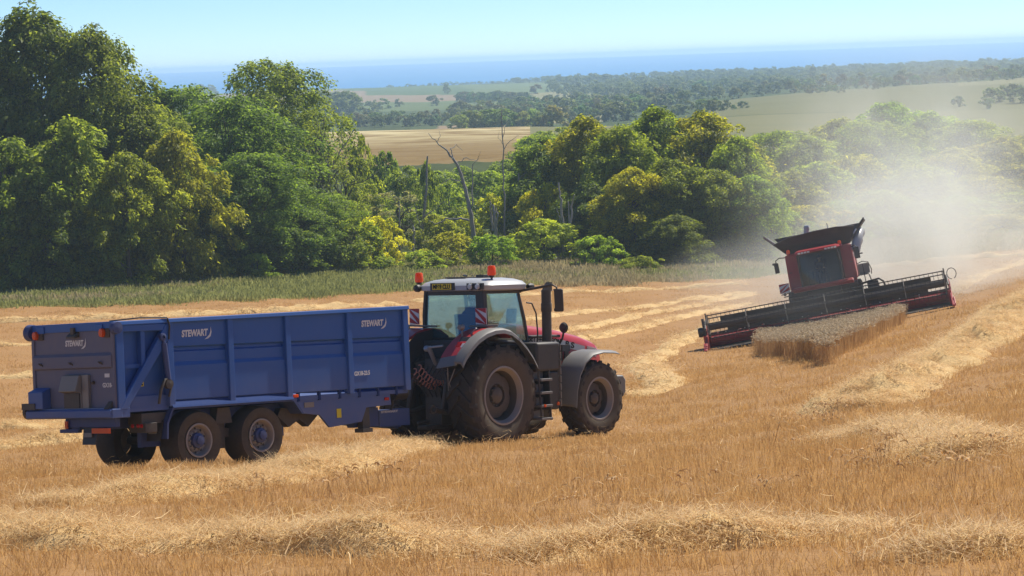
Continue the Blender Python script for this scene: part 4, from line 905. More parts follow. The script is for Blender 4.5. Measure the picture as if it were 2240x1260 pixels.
# ------------------------------------------------------------------ people
def seated_person(label, Mw, jacket, trousers):
    """seated figure, hips at the origin, facing +x; one continuous body grown round a skeleton"""
    J = {'pel': ((0, 0, .09), .135), 'sp1': ((-.02, 0, .24), .14), 'sp2': ((-.03, 0, .40), .155), 'sp3': ((-.02, 0, .50), .12), 'neck': ((0, 0, .58), .055), 'hd0': ((.02, 0, .66), .075), 'hd1': ((.025, 0, .74), .092), 'hd2': ((.02, 0, .82), .07)}
    E = [('pel', 'sp1'), ('sp1', 'sp2'), ('sp2', 'sp3'), ('sp3', 'neck'), ('neck', 'hd0'), ('hd0', 'hd1'), ('hd1', 'hd2')]
    for s, t_ in ((1, 'l'), (-1, 'r')):
        J.update({'sh' + t_: ((-.02, s * .185, .47), .068), 'el' + t_: ((.10, s * .255, .24), .048), 'wr' + t_: ((.36, s * .17, .27), .032), 'hn' + t_: ((.43, s * .15, .285), .036), 'hip' + t_: ((.06, s * .10, .07), .095), 'kn' + t_: ((.46, s * .13, .08), .066), 'an' + t_: ((.56, s * .13, -.34), .045), 'ft' + t_: ((.70, s * .14, -.38), .04)})
        E += [('sp3', 'sh' + t_), ('sh' + t_, 'el' + t_), ('el' + t_, 'wr' + t_), ('wr' + t_, 'hn' + t_), ('pel', 'hip' + t_), ('hip' + t_, 'kn' + t_), ('kn' + t_, 'an' + t_), ('an' + t_, 'ft' + t_)]
        for k in range(5):
            sp = (k - 2) * .018; b0 = ((.455, s * .15 + sp, .30 - abs(k - 2) * .004), .0105) if k else ((.42, s * .12, .295), .011); l = (.05, .058, .062, .058, .046)[k]
            J['f%d%s' % (k, t_)] = b0; J['g%d%s' % (k, t_)] = ((b0[0][0] + l * .6, b0[0][1] * .97, b0[0][2] + .004), .0095); J['h%d%s' % (k, t_)] = ((b0[0][0] + l * .8, b0[0][1] * .95, b0[0][2] - l * .5), .0085)
            E += [('hn' + t_, 'f%d%s' % (k, t_)), ('f%d%s' % (k, t_), 'g%d%s' % (k, t_)), ('g%d%s' % (k, t_), 'h%d%s' % (k, t_))]
    keys = list(J); me = bpy.data.meshes.new('person'); me.from_pydata([J[k][0] for k in keys], [(keys.index(a), keys.index(b)) for a, b in E], [])
    o = bpy.data.objects.new('person', me); COL.objects.link(o); md = o.modifiers.new('skin', 'SKIN'); o.modifiers.new('sub', 'SUBSURF').levels = 1
    for i, k in enumerate(keys): me.skin_vertices[0].data[i].radius = (J[k][1], J[k][1]); me.skin_vertices[0].data[i].use_root = (k == 'pel')
    dg = bpy.context.evaluated_depsgraph_get(); m2 = bpy.data.meshes.new_from_object(o.evaluated_get(dg)); bpy.data.objects.remove(o); m2.name = 'body'
    for m in (M['skin'], jacket, trousers): m2.materials.append(m)
    for p in m2.polygons:
        c = p.center; p.use_smooth = True
        p.material_index = 0 if (c.z > .575 or (c.x > .36 and c.z > .18)) else (2 if c.z < .15 else 1)
    root = empty('person', Mw); tag(root, label, 'person'); link('body', m2, root)
    mb = MB(); rg = []
    for z, r in ((.74, .096), (.79, .098), (.84, .085), (.88, .05), (.895, .005)): rg.append([(.012 + r * 1.03 * math.cos(a) - .012, r * .9 * math.sin(a), z + .02 * math.cos(a)) for a in np.linspace(0, 2 * math.pi, 17)[:-1]])
    mb.loft(rg); mb.build('hair', M['hair'], root, 60)
    mb = MB(); mb.loft([[(.105, -.008, .75), (.105, .008, .75), (.10, 0, .76)], [(.13, -.014, .715), (.13, .014, .715), (.115, 0, .72)], [(.108, -.016, .70), (.108, .016, .70), (.10, 0, .70)]])
    for s in (1, -1): mb.lathe([(.001, -.012), (.022, -.006), (.024, .006), (.001, .012)], (.02, s * .094, .735), 'y', 10)
    mb.build('nose_and_ears', M['skin'], root, 60)
    mb = MB()
    for s in (1, -1): mb.lathe([(.001, .008), (.011, .004), (.012, -.01)], (.108, s * .034, .76), 'x', 8)
    mb.b2((.108, -.022, .672), (.113, .022, .678)); mb.build('eyes_and_mouth', M['hair'], root, 60)
    return root
seated_person('tractor driver in a dark jacket seated behind the glass, holding the wheel', TRM @ Matrix.Translation((.50, 0, 2.16)), M['cloth_navy'], M['cloth_grey'])
# ------------------------------------------------------------------ trailer: x from the tailgate forwards, y from the near side to the far side
TLM = Matrix.Scale(.96, 4) @ frame((-7.248, 42.88, -7.42), .837, -.080, -.081)
tl = empty('grain_trailer', TLM); tag(tl, 'long blue grain trailer with twin axles behind the tractor', 'trailer')
FLAT += [(-5.75, 42.65, .4), (-4.75, 43.8, .4), (-7.1, 43.8, .6), (-6.1, 45, .6)]
LT, WT = 7.65, 2.5
zt = lambda x: 2.90 + .016 * x
# floor and far side, front wall
mb = MB(); mb.b2((.05, .08, 1.24), (7.6, 2.42, 1.32)); mb.build('floor', M['blue'], tl, 0)
mb = MB(); mb.hexa([(.05, 2.40, 1.25), (7.6, 2.40, 1.25), (7.6, 2.46, 1.25), (.05, 2.46, 1.25), (.05, 2.40, 2.88), (7.6, 2.40, 3.0), (7.6, 2.46, 3.0), (.05, 2.46, 2.88)])
for x in (1.3, 2.8, 4.3, 5.95): mb.b2((x - .06, 2.45, 1.25), (x + .06, 2.53, 2.9))
mb.build('far_side_panel', M['blue'], tl, 0)
mb = MB(); mb.b2((7.56, .08, 1.25), (7.62, 2.42, 3.0)); mb.build('front_panel', M['blue'], tl, 0)
# near side bays: upper panel, step, bulged lower panel
posts = [(1.20, 1.36), (2.70, 2.85), (4.19, 4.34), (5.87, 6.02), (7.48, 7.65)]
bays = [(1.36, 2.70), (2.85, 4.19), (4.34, 5.87), (6.02, 7.48)]
for i, (x0, x1) in enumerate(bays):
    prof = [(.060, zt(x0) - .04), (.060, 2.42), (.125, 2.385), (.125, 2.34), (.085, 2.31), (.085, 2.12), (.045, 2.05), (.045, 1.42 if i < 2 else 1.40), (.10, 1.385), (.14, 1.385), (.14, 2.0), (.15, zt(x0) - .04)]
    mb = MB(); mb.prism(prof, 'x', x0 - .01, x1 + .01); sp = mb.build('side_panel', M['blue'], tl, 0)
    if i == 0: sp0 = sp
    if i == 3: sp3 = sp
    if i >= 2:   # dark gap with brackets under the two front bays
        mb = MB()
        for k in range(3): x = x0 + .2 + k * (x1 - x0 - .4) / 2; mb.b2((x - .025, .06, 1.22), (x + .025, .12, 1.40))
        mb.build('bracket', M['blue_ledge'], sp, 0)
mb = MB()
for x0, x1 in posts:
    mb = MB(); mb.hexa([(x0 + .01, -.002, 1.30), (x1 - .01, -.002, 1.30), (x1, .15, 1.30), (x0, .15, 1.30), (x0 + .01, -.002, zt(x0) - .05), (x1 - .01, -.002, zt(x1) - .05), (x1, .15, zt(x1) - .05), (x0, .15, zt(x0) - .05)]); mb.build('post', M['blue'], tl, 0, .012)
mb = MB(); mb.hexa([(0, -.03, zt(0) - .06), (7.66, -.03, zt(7.66) - .06), (7.66, .11, zt(7.66) - .06), (0, .11, zt(0) - .06), (0, -.015, zt(0) + .02), (7.66, -.015, zt(7.66) + .02), (7.66, .09, zt(7.66) + .02), (0, .09, zt(0) + .02)]); mb.build('top_rail', M['blue'], tl, 0, .012)
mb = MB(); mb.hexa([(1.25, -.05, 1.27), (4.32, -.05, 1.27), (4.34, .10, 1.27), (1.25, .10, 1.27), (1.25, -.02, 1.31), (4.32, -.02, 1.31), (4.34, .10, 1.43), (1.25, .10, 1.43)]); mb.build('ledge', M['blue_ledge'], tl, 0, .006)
# rear bay: frame, brace, recessed wall
mb = MB(); mb.b2((.1, .16, 1.30), (1.22, .20, 2.86)); mb.b2((.16, .10, 2.04), (.60, .17, 2.12)); mb.b2((.1, .09, 1.30), (1.22, .17, 1.52)); mb.build('rear_side_panel', M['blue'], tl, 0)
mb = MB(); mb.b2((0, -.005, 1.15), (.17, .17, zt(0) - .05)); mb.b2((.60, .03, 1.95), (.70, .17, zt(0) - .05)); mb.b2((.16, .0, zt(0) - .18), (1.24, .17, zt(0) - .05)); mb.prism([(.02, 1.30), (.20, 1.30), (1.28, 2.62), (1.28, 2.84), (1.18, 2.84)], 'y', -.012, .10); mb.b2((.0, -.004, 1.15), (.26, .2, 1.34)); mb.build('rear_frame', M['blue'], tl, 0, .012)
mb = MB(); mb.rod((1.10, -.03, 2.48), (1.17, -.03, 1.80), .055, 14); mb.rod((1.05, -.03, 2.62), (1.10, -.03, 2.48), .03, 10); mb.lathe([(.03, -.06), (.07, -.05), (.07, .05), (.03, .06)], (1.06, -.02, 2.60), 'y', 14); ra = mb.build('tailgate_ram', M['chassis_blue'], tl, 40)
mb = MB(); mb.tube([(1.15, -.04, 1.82), (1.05, -.07, 1.80), (.95, -.07, 1.62), (.92, -.03, 1.36)], .028, 8); mb.tube([(1.16, -.05, 1.84), (1.22, -.06, 1.7), (1.16, -.04, 1.48)], .022, 8); mb.lathe([(.001, -.06), (.09, -.05), (.09, .03), (.001, .04)], (1.16, -.03, 1.72), 'y', 14); mb.build('ram_hose', M['dark'], ra, 40)
mb = MB(); mb.tube([(1.20, -.035, zt(1) + .03), (1.24, -.04, 2.8), (1.22, -.03, 2.55)], .018, 6); mb.tube([(.1, .3, zt(0) + .03), (.6, .05, zt(0) + .07), (1.2, -.02, zt(1) + .04)], .014, 6); mb.build('hose', M['black'], tl, 60)
# writing on the side
def swoosh(mb, o, ex, ey, s):
    pts = [(0, 0), (.35, .05), (.62, .22), (.72, .55), (.66, .95), (.62, .6), (.5, .35), (.3, .2)]; o, ex, ey = Vector(o), Vector(ex).normalized(), Vector(ey).normalized()
    mb.sheet([o + ex * p[0] * s + ey * p[1] * s for p in pts], .004)
def brand(parent, o, ex, ey, wd, name='lettering'):
    mb = MB(); put_text(mb, 'STEWART', wd * .235, o, ex, ey, wd * .88, wd * .010, .12); e, u_ = Vector(ex).normalized(), Vector(ey).normalized(); swoosh(mb, Vector(o) + e * wd * .76 - u_ * wd * .10, ex, ey, wd * .33); return mb.build(name, M['white'], parent, 0)
brand(sp0, (1.60, .052, 2.585), (1, 0, .02), (0, 0, 1), .74)
brand(sp3, (6.33, .052, 2.645), (1, 0, .02), (0, 0, 1), .72)
mb = MB(); put_text(mb, 'GX18-23.5', .115, (6.06, .037, 1.66), (1, 0, .02), (0, 0, 1), .44, .004); mb.build('lettering', M['white'], sp3, 0)
mb = MB(); mb.b2((.60, .155, 1.70), (.73, .162, 1.90)); wl = mb.build('warning_sticker', M['signyellow'], tl, 0)
mb = MB(); mb.prism([(.625, 1.77), (.705, 1.77), (.665, 1.85)], 'y', .1505, .154); mb.b2((.62, .1505, 1.715), (.71, .154, 1.745)); mb.build('print', M['print_black'], wl, 0)
mb = MB(); mb.b2((.60, .1515, 1.855), (.73, .1545, 1.90)); mb.build('print', M['white'], wl, 0)
# tailgate
mb = MB(); mb.b2((-.02, .05, 1.33), (.06, 2.46, zt(0) - .12))
mb.prism([(-.02, 2.06), (-.075, 2.09), (-.075, 2.30), (-.02, 2.36)], 'y', .08, 2.42)
mb.b2((-.05, .03, 1.33), (0, .11, 2.8)); mb.b2((-.05, 2.40, 1.33), (0, 2.48, 2.8))
tg = mb.build('tailgate', M['blue_dusty'], tl, 0, .01)
mb = MB(); mb.b2((-.05, .0, zt(0) - .14), (.06, 2.50, zt(0) + .02)); mb.b2((-.075, .30, zt(0) - .15), (-.045, .52, zt(0) - .02)); mb.b2((-.075, 2.05, zt(0) - .15), (-.045, 2.28, zt(0) - .02)); mb.build('tailgate_header', M['blue'], tg, 0, .012)
mb = MB(); mb.lathe([(.001, -.10), (.15, -.08), (.16, .06), (.001, .1)], (-.0, 2.52, 2.78), 'y', 20); mb.build('hinge', M['chassis_blue'], tg, 40)
mb = MB(); mb.lathe([(.001, -.06), (.11, -.05), (.12, .05), (.001, .06)], (-.0, -.02, 2.80), 'y', 20); mb.build('hinge', M['chassis_blue'], tg, 40)
for y in (2.28, .28):
    mb = MB(); mb.lathe([(.001, -.09), (.055, -.085), (.062, -.03), (.05, 0)], (-.05, y, 2.72), 'x', 16)
    for v_ in range(len(mb.v)): x, yy, z = mb.v[v_]; mb.v[v_] = (x, yy, 2.72 + (z - 2.72) * 1.35)
    la = mb.build('rear_lamp', M['amber'], tg, 40)
    mb = MB(); mb.b2((-.06, y - .16, 2.63), (-.018, y + .02, 2.80)); mb.build('lamp_bracket', M['dark'], la, 0, .01)
mb = MB(); mb.b2((-.10, 1.12, 2.70), (-.02, 1.22, 2.84)); mb.prism([(-.02, 2.66), (-.14, 2.64), (-.14, 2.68), (-.02, 2.76)], 'y', 1.04, 1.30); mb.build('rear_camera', M['dark'], tg, 0, .008)
brand(tg, (-.026, 1.47, 2.50), (0, -1, 0), (0, 0, 1), .62)
mb = MB(); put_text(mb, 'GX18-2', .11, (-.026, .41, 1.72), (0, -1, 0), (0, 0, 1), .34, .004); mb.b2((-.027, .2, 1.90), (-.022, .34, 1.97)); mb.build('lettering', M['white'], tg, 0)
mb = MB()
for y in (2.15, 1.24, .36): mb.tube([(-.075, y + .03, 2.16), (-.12, y + .03, 2.19), (-.12, y - .03, 2.19), (-.075, y - .03, 2.14)], .012, 6)
mb.rod((-.02, .66, 1.82), (-.07, .66, 1.80), .03); mb.build('hook', M['dark'], tg, 60)
mb = MB(); mb.prism([(-.02, 1.34), (-.10, 1.34), (-.10, 1.62), (-.24, 1.66), (-.14, 1.95), (-.02, 1.97)], 'y', .96, 1.47); mb.b2((-.09, .76, 1.34), (-.02, .95, 1.96)); ch = mb.build('grain_chute', M['galv'], tg, 0, .01)
mb = MB(); mb.b2((-.13, .99, 1.35), (-.104, 1.44, 1.61)); mb.build('chute_slide', M['dark'], ch, 0)
mb = MB(); mb.prism([(-.02, 1.34), (-.22, 1.34), (-.22, 1.66), (-.02, 1.74)], 'y', 1.98, 2.42); mb.build('valve_box', M['blue'], tg, 0, .015)
mb = MB(); mb.b2((-.16, -.01, 1.15), (.08, 2.56, 1.325)); mb.prism([(-.16, 1.15), (-.20, 1.17), (-.20, 1.29), (-.16, 1.325)], 'y', .0, 2.54); bp_ = mb.build('rear_bumper', M['blue'], tl, 0, .015)
mb = MB(); mb.lathe([(.001, -.05), (.14, -.04), (.14, .04), (.001, .05)], (-.06, 2.60, 1.28), 'y', 18); mb.b2((-.24, 2.2, 1.33), (-.15, 2.6, 1.45)); mb.prism([(-.05, 1.32), (-.18, 1.32), (-.05, 1.46)], 'y', .10, .22); mb.build('bumper_roller', M['dark'], bp_, 40)
# under the rear end
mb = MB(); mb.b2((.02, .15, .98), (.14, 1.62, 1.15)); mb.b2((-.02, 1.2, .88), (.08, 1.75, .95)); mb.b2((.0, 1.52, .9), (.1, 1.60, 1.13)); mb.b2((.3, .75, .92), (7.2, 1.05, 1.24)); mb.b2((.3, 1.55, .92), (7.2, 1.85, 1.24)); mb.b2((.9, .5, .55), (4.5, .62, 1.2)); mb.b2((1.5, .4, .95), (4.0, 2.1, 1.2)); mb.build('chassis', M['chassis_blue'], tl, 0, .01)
mb = MB(); mb.b2((-.03, .24, .87), (-.015, .78, .965)); mb.build('rear_marker', M['amber'], tl, 0)
mb = MB(); mb.b2((-.03, 1.50, .96), (-.01, 1.58, 1.10)); mb.build('tail_lamp', M['amber'], tl, 0)
for y0, y1, z0, x in ((.70, 1.14, .66, .02), (.06, .50, .66, 1.02)):
    mb = MB(); mb.hexa([(x - .02, y0 + .03, z0), (x - .02, y1 - .03, z0), (x, y1 - .03, z0), (x, y0 + .03, z0), (x + .06, y0, 1.05), (x + .06, y1, 1.05), (x + .08, y1, 1.05), (x + .08, y0, 1.05)]); fl = mb.build('mudflap', M['black'], tl, 0)
    mb = MB(); mb.b2((x - .026, y0 + .12, z0 + .14), (x - .012, y1 - .1, z0 + .22)); mb.build('print', M['galv'], fl, 0)
mb = MB(); mb.b2((.62, .02, .84), (.9, .5, 1.02)); mb.b2((.6, .1, 1.0), (1.2, .5, 1.2)); mb.build('light_bar', M['dark'], tl, 0, .01)
for y in (.12, .22, .38):
    mb = MB(); mb.lathe([(.001, -.03), (.035, -.02), (.04, 0)], (.615, y, .97), 'x', 12); mb.build('tail_lamp', M['redlens'], tl, 40)
# near mudguard
mb = MB(); mb.prism([(1.25, 1.27), (1.28, 1.27), (1.14, .98), (1.12, .70), (1.08, .70), (1.10, 1.0)], 'y', -.03, .62); mb.prism([(1.26, 1.235), (4.34, 1.235), (4.55, .98), (4.6, .98), (4.40, 1.268), (1.26, 1.268)], 'y', .0, .62); mb.build('mudguard', M['chassis_blue'], tl, 0)
mb = MB(); mb.prism([(2.48, .9), (2.9, .9), (2.84, 1.2), (2.54, 1.2)], 'y', .2, .5); mb.b2((2.62, .3, .42), (2.78, .5, .95)); mb.b2((1.9, .35, .62), (3.5, .5, .8)); mb.build('suspension', M['dark'], tl, 0)
# front skirt and drawbar
mb = MB(); mb.prism([(4.36, 1.27), (7.12, 1.24), (7.14, 1.02), (6.42, 1.0), (6.28, .72), (5.38, .66), (5.12, .92), (4.62, .98)], 'y', .10, .16); sk = mb.build('side_skirt', M['blue'], tl, 0, .008)
mb = MB(); mb.prism([(4.20, .95), (4.50, .72), (4.78, .86), (5.02, .70), (5.30, .92), (5.1, 1.1), (4.3, 1.1)], 'y', .34, .52); mb.build('leaf_spring', M['dark'], tl, 0)
mb = MB(); mb.b2((6.25, .3, .60), (6.95, .5, .98)); mb.prism([(6.3, .98), (7.1, 1.0), (7.1, .72), (6.35, .62)], 'y', .5, .62); mb.build('front_crossbeam', M['chassis_blue'], tl, 0)
mb = MB(); mb.b2((6.33, .12, .56), (6.52, .28, 1.02)); mb.b2((6.28, .08, .50), (6.56, .32, .58)); mb.build('landing_leg', M['dark'], tl, 0)
mb = MB(); mb.b2((4.70, .085, 1.09), (4.96, .098, 1.19)); mb.build('maker_plate', M['galv'], sk, 0)
mb = MB(); mb.b2((5.58, .085, .84), (5.70, .098, 1.02)); mb.build('warning_sticker', M['signyellow'], sk, 0)
for x, z, m in ((4.42, 1.335, 'amber'), (7.0, 1.15, 'redlens')):
    mb = MB(); mb.b2((x - .06, .07 if x > 5 else .0, z - .03), (x + .06, .099, z + .03)); mb.build('side_reflector', M[m], tl, 0, .01)
mb = MB(); mb.hexa([(7.0, .9, .62), (8.35, 1.12, .46), (8.35, 1.38, .46), (7.0, 1.6, .62), (7.0, .9, .95), (8.35, 1.12, .66), (8.35, 1.38, .66), (7.0, 1.6, .95)]); mb.lathe([(.05, -.04), (.1, -.04), (.1, .04), (.05, .04)], (8.42, 1.25, .53), 'z', 16); mb.b2((7.3, .62, .55), (8.2, .95, .9)); db = mb.build('drawbar', M['blue'], tl, 0, .01)
mb = MB(); put_text(mb, 'STEWART', .06, (7.35, .617, .84), (1, 0, 0), (0, 0, 1), .5, .003); mb.build('lettering', M['white'], db, 0)
mb = MB(); mb.tube([(7.5, 1.0, 1.0), (7.7, .9, 1.6), (8.1, 1.0, 1.5), (8.5, 1.1, 1.2)], .03, 8); mb.tube([(7.62, .6, 1.3), (7.7, .62, 1.0), (7.6, .7, .7)], .03, 8); mb.lathe([(.001, -.2), (.16, -.18), (.16, .18), (.001, .2)], (7.75, .5, 1.25), 'x', 16); mb.build('air_tank', M['black'], tl, 40)
# wheels
tyT = tyre_mesh(.62, .315, .56, 48)
def twheel(x, y, side):
    r, o = .325, .27 * side; rb = MB()
    rb.lathe([(r, o * .93), (r, o), (r - .03, o), (r - .05, o - .04 * side), (r - .065, o - .12 * side), (r - .10, o - .14 * side)], n=40, m=0)
    K = 40; rb.lathe([(r - .10, o - .14 * side), (.19, o - .10 * side), (.175, o - .09 * side), (.001, o - .09 * side)], n=K, m=0)
    wo = rb.build('wheel', M['rim_grey'], tl, 40); wo.location = (x, y, .62)
    ty = MB(); ty.v, ty.f, ty.m = tyT.v, tyT.f, tyT.m; ty.build('tyre', [M['tyre'], M['tyre_side']], wo, 40)
    hb = MB(); hb.lathe([(.15, o - .09 * side), (.14, o - .02 * side), (.09, o), (.085, o + .05 * side), (.001, o + .055 * side)], n=24); hb.build('hub', M['chassis_blue'], wo, 40)
    nb = MB()
    for k in range(10):
        a = 2 * math.pi * k / 10; nb.lathe([(.018, o - .10 * side), (.016, o - .05 * side), (.001, o - .05 * side)], (.172 * math.cos(a), 0, .172 * math.sin(a)), n=6)
        nb.lathe([(.026, o - .132 * side + .012 * side), (.001, o - .118 * side)], (.225 * math.cos(a + .3), 0, .225 * math.sin(a + .3)), n=8, m=1)
    nb.build('wheel_nut', [M['galv'], M['black']], wo, 40)
    return wo
for x in (1.913, 3.497):
    w1 = twheel(x, .30, -1); w2 = twheel(x, 2.20, 1)
mb = MB()
for x in (1.913, 3.497): mb.rod((x, .4, .62), (x, 2.1, .62), .08)
mb.build('axle', M['dark'], tl, 40)
# ------------------------------------------------------------------ combine harvester, facing the camera: x forwards, y to its left (the right of the photo)
CBM = frame((14.407, 106.63, -12.53), -1.734, .064, .169)
cb = empty('combine_harvester', CBM); tag(cb, 'dark red combine harvester cutting towards the camera in its own dust', 'combine')
HW = 5.36
# header
mb = MB(); mb.prism([(2.55, .16), (2.75, .12), (2.75, .72), (2.62, .78)], 'y', -HW, HW); hd = mb.build('header_back', M['header_red'], cb, 0)
mb = MB(); mb.prism([(2.50, .78), (2.74, .74), (2.72, 1.04), (2.6, 1.10)], 'y', -HW + .9, HW - .9); mb.b2((2.5, -HW, .66), (2.74, HW, .80)); mb.build('header_beam', M['dark'], cb, 0)
mb = MB(); mb.prism([(2.7, .16), (3.9, .06), (3.9, .10), (2.7, .20)], 'y', -HW, HW); mb.build('cutter_table', M['dark'], cb, 0)
mb = MB(); mb.rod((2.98, -HW + .1, .48), (2.98, HW - .1, .48), .16, 16)
P = [(2.98 + .28 * math.cos(a), y, .48 + .28 * math.sin(a)) for y, a in [(-HW + .2 + k * .12, k * .75) for k in range(42)]]; mb.tube(P, .02, 5)
P = [(2.98 + .28 * math.cos(a), y, .48 + .28 * math.sin(a)) for y, a in [(HW - .2 - k * .12, k * .75) for k in range(42)]]; mb.tube(P, .02, 5); mb.build('auger', M['header_red'], cb, 40)
# reel
RX, RZ, RR = 3.42, 1.10, .52
mb = MB(); mb.rod((RX, -HW + .15, RZ), (RX, HW - .15, RZ), .15, 20); rl_ = mb.build('reel_tube', M['dark'], cb, 40)
for k in range(6):
    a = R_(18 + 60 * k); bx, bz = RX + RR * math.cos(a), RZ + RR * math.sin(a)
    mb = MB(); mb.rod((bx, -HW + .12, bz), (bx, HW - .12, bz), .024, 8); ba = mb.build('reel_bar', M['dark'], rl_, 40)
    mb = MB()
    for q in range(54):
        y = -HW + .2 + q * .195; mb.box((bx + .02, y, bz - .09), (.014, .016, .17)); mb.box((bx, y, bz), (.06, .03, .06))
    mb.build('tine', M['black'], ba, 0)
for q in range(7):
    y = -HW + .15 + q * (2 * HW - .3) / 6; mb = MB()
    for k in range(6):
        a = R_(18 + 60 * k); b_ = R_(78 + 60 * k); p = (RX + RR * math.cos(a), y, RZ + RR * math.sin(a)); mb.rod((RX, y, RZ), p, .018, 6); mb.rod(p, (RX + RR * math.cos(b_), y, RZ + RR * math.sin(b_)), .014, 6)
    mb.build('reel_spider', M['galv'], rl_, 40)
mb = MB()     # wide dark sheets on the lower bats
for s0, s1 in ((-HW + .7, -1.4), (-1.35, 1.35), (1.4, HW - .7)):
    mb.prism([(RX - .26, RZ + .16), (RX - .20, RZ + .36), (RX - .18, RZ + .36), (RX - .22, RZ + .15)], 'y', s0, s1)
mb.build('reel_shield', M['dark'], rl_, 0)
for s in (-1, 1):
    y = s * (HW + .03)
    mb = MB(); mb.prism([(2.45, .05), (3.9, .0), (4.75, .06), (4.85, .16), (4.1, .42), (3.4, .72), (3.0, 1.12), (2.55, 1.2), (2.45, 1.0)], 'y', y - .05 * s, y + .05 * s); dv = mb.build('crop_divider', M['header_red'], cb, 0, .02)
    mb = MB(); mb.prism([(3.9, .05), (4.80, .09), (4.70, .2), (4.15, .46), (3.95, .42)], 'y', y + .055 * s, y + .11 * s); mb.b2((3.4, y - .12, .1), (3.6, y + .02, .75)); mb.build('divider_nose', M['red'], dv, 0, .015)
    mb = MB(); mb.tube([(2.6, s * (HW - .05), 1.1), (3.0, s * (HW - .02), 1.38), (3.55, s * (HW - .02), 1.25), (3.9, s * (HW - .02), 1.0)], .045, 8); mb.tube([(2.7, s * (HW - .1), 1.0), (3.5, s * (HW - .1), 1.05)], .03, 8); mb.rod((3.42, s * (HW - .1), RZ - .4), (3.42, s * (HW - .1), RZ + .62), .03); mb.build('reel_arm', M['dark'], cb, 40)
mb = MB(); mb.lathe([(.001, -.14), (.20, -.13), (.22, .0), (.17, .13), (.001, .14)], (3.3, -HW - .22, .92), 'y', 18); mb.b2((3.15, -HW - .12, .75), (3.45, -HW - .02, 1.5)); mb.build('reel_motor', M['black'], cb, 40)
mb = MB(); mb.tube([(2.9 + .0 * math.cos(t_), HW + .22 + .20 * math.cos(t_), 1.42 + .24 * math.sin(t_)) for t_ in np.linspace(-1.2, 4.6, 22)], .018, 6); mb.build('hose_loop', M['black'], cb, 60)
mb = MB()
for q in range(12): mb.lathe([(.001, -.02), (.028, -.01), (.03, .01)], (2.77, -HW + .8 + q * .86, .75), 'x', 8)
mb.build('bolt_cap', M['white'], hd, 40)
# feeder house, wheels, belly
mb = MB(); mb.hexa([(.6, -.75, 1.15), (2.6, -.75, .25), (2.6, .75, .25), (.6, .75, 1.15), (.6, -.75, 1.9), (2.6, -.75, 1.1), (2.6, .75, 1.1), (.6, .75, 1.9)]); mb.build('feeder_house', M['dark'], cb, 0, .02)
tyC = tyre_mesh(.95, .42, .72, 40); add_lugs(tyC, .95, .72, 18, .05, .07, .38)
for s in (-1, 1):
    wc = wheel(cb, 'front', s, tyC, .95, .42, .72, M['rim_grey'], 8, .2); wc.location = (0, s * 1.32, .92)
    mb = MB(); mb.lathe([(.55, -.2), (.6, -.2), (.6, .2), (.55, .2)], (-4.2, s * 1.25, .6), 'y', 24); mb.lathe([(.001, -.18), (.56, -.18), (.56, .18), (.001, .18)], (-4.2, s * 1.25, .6), 'y', 24); mb.build('rear_tyre', M['tyre'], cb, 40)
mb = MB(); mb.b2((-4.8, -1.1, .9), (.7, 1.1, 1.9)); mb.b2((.2, -1.5, 1.62), (1.0, 1.5, 1.84)); mb.build('belly', M['dark'], cb, 0, .02)
# red body
mb = MB()
for s in (-1, 1):
    mb.hexa([(-6.2, s * .9, 1.75), (.62, s * .93, 1.88), (.62, s * 1.53, 1.92), (-6.2, s * 1.5, 1.8), (-6.0, s * .9, 3.35), (.50, s * .93, 3.52), (.50, s * 1.50, 3.50), (-6.0, s * 1.48, 3.3)])
mb.build('side_body', M['combine_red'], cb, 30, .06)
mb = MB(); mb.b2((-6.1, -.95, 1.9), (-.3, .95, 3.45)); mb.build('rear_body', M['combine_red'], cb, 0, .05)
mb = MB()
for s in (-1, 1): mb.rod((.66, s * .98, 2.0), (.57, s * .98, 3.4), .012); mb.rod((.65, s * 1.3, 2.7), (.65, s * 1.48, 2.7), .012)
mb.build('panel_seam', M['dark'], cb, 0)
mb = MB(); mb.prism([(.5, 1.74), (1.62, 1.80), (1.72, 1.92), (1.60, 2.0), (.5, 2.0)], 'y', -1.35, 1.35); mb.b2((.5, -1.5, 1.80), (.75, 1.5, 1.93)); mb.build('cab_sill', M['combine_red'], cb, 0, .02)
# cab
mb = MB()
for s in (-1, 1):
    mb.tube([(1.30, s * .90, 2.0), (1.28, s * .92, 2.7), (1.14, s * .86, 3.42)], .045, 8); mb.tube([(.5, s * .93, 2.0), (.5, s * .93, 3.45)], .05, 8); mb.rod((1.3, s * .9, 2.0), (.5, s * .93, 2.0), .05)
mb.b2((1.0, -.88, 3.36), (1.2, .88, 3.46)); mb.b2((.3, -.9, 1.95), (.36, .9, 3.4)); cf = mb.build('cab_frame', M['dark'], cb, 40)
arcp = [(1.30, -.88), (1.50, -.62), (1.60, -.3), (1.62, 0), (1.60, .3), (1.50, .62), (1.30, .88)]
mb = MB(); mb.loft([[(x, y, 2.0) for x, y in arcp], [(x - .02, y, 2.7) for x, y in arcp], [(x - .16, y * .96, 3.38) for x, y in arcp]], 0, False, False); mb.build('windscreen', M['glass_dark'], cb, 60, fix=False)
for s in (-1, 1): pane([(.52, s * .92, 2.05), (1.28, s * .90, 2.05), (1.14, s * .86, 3.38), (.52, s * .92, 3.38)], mat='glass_dark', parent=cb, name='door_glass')
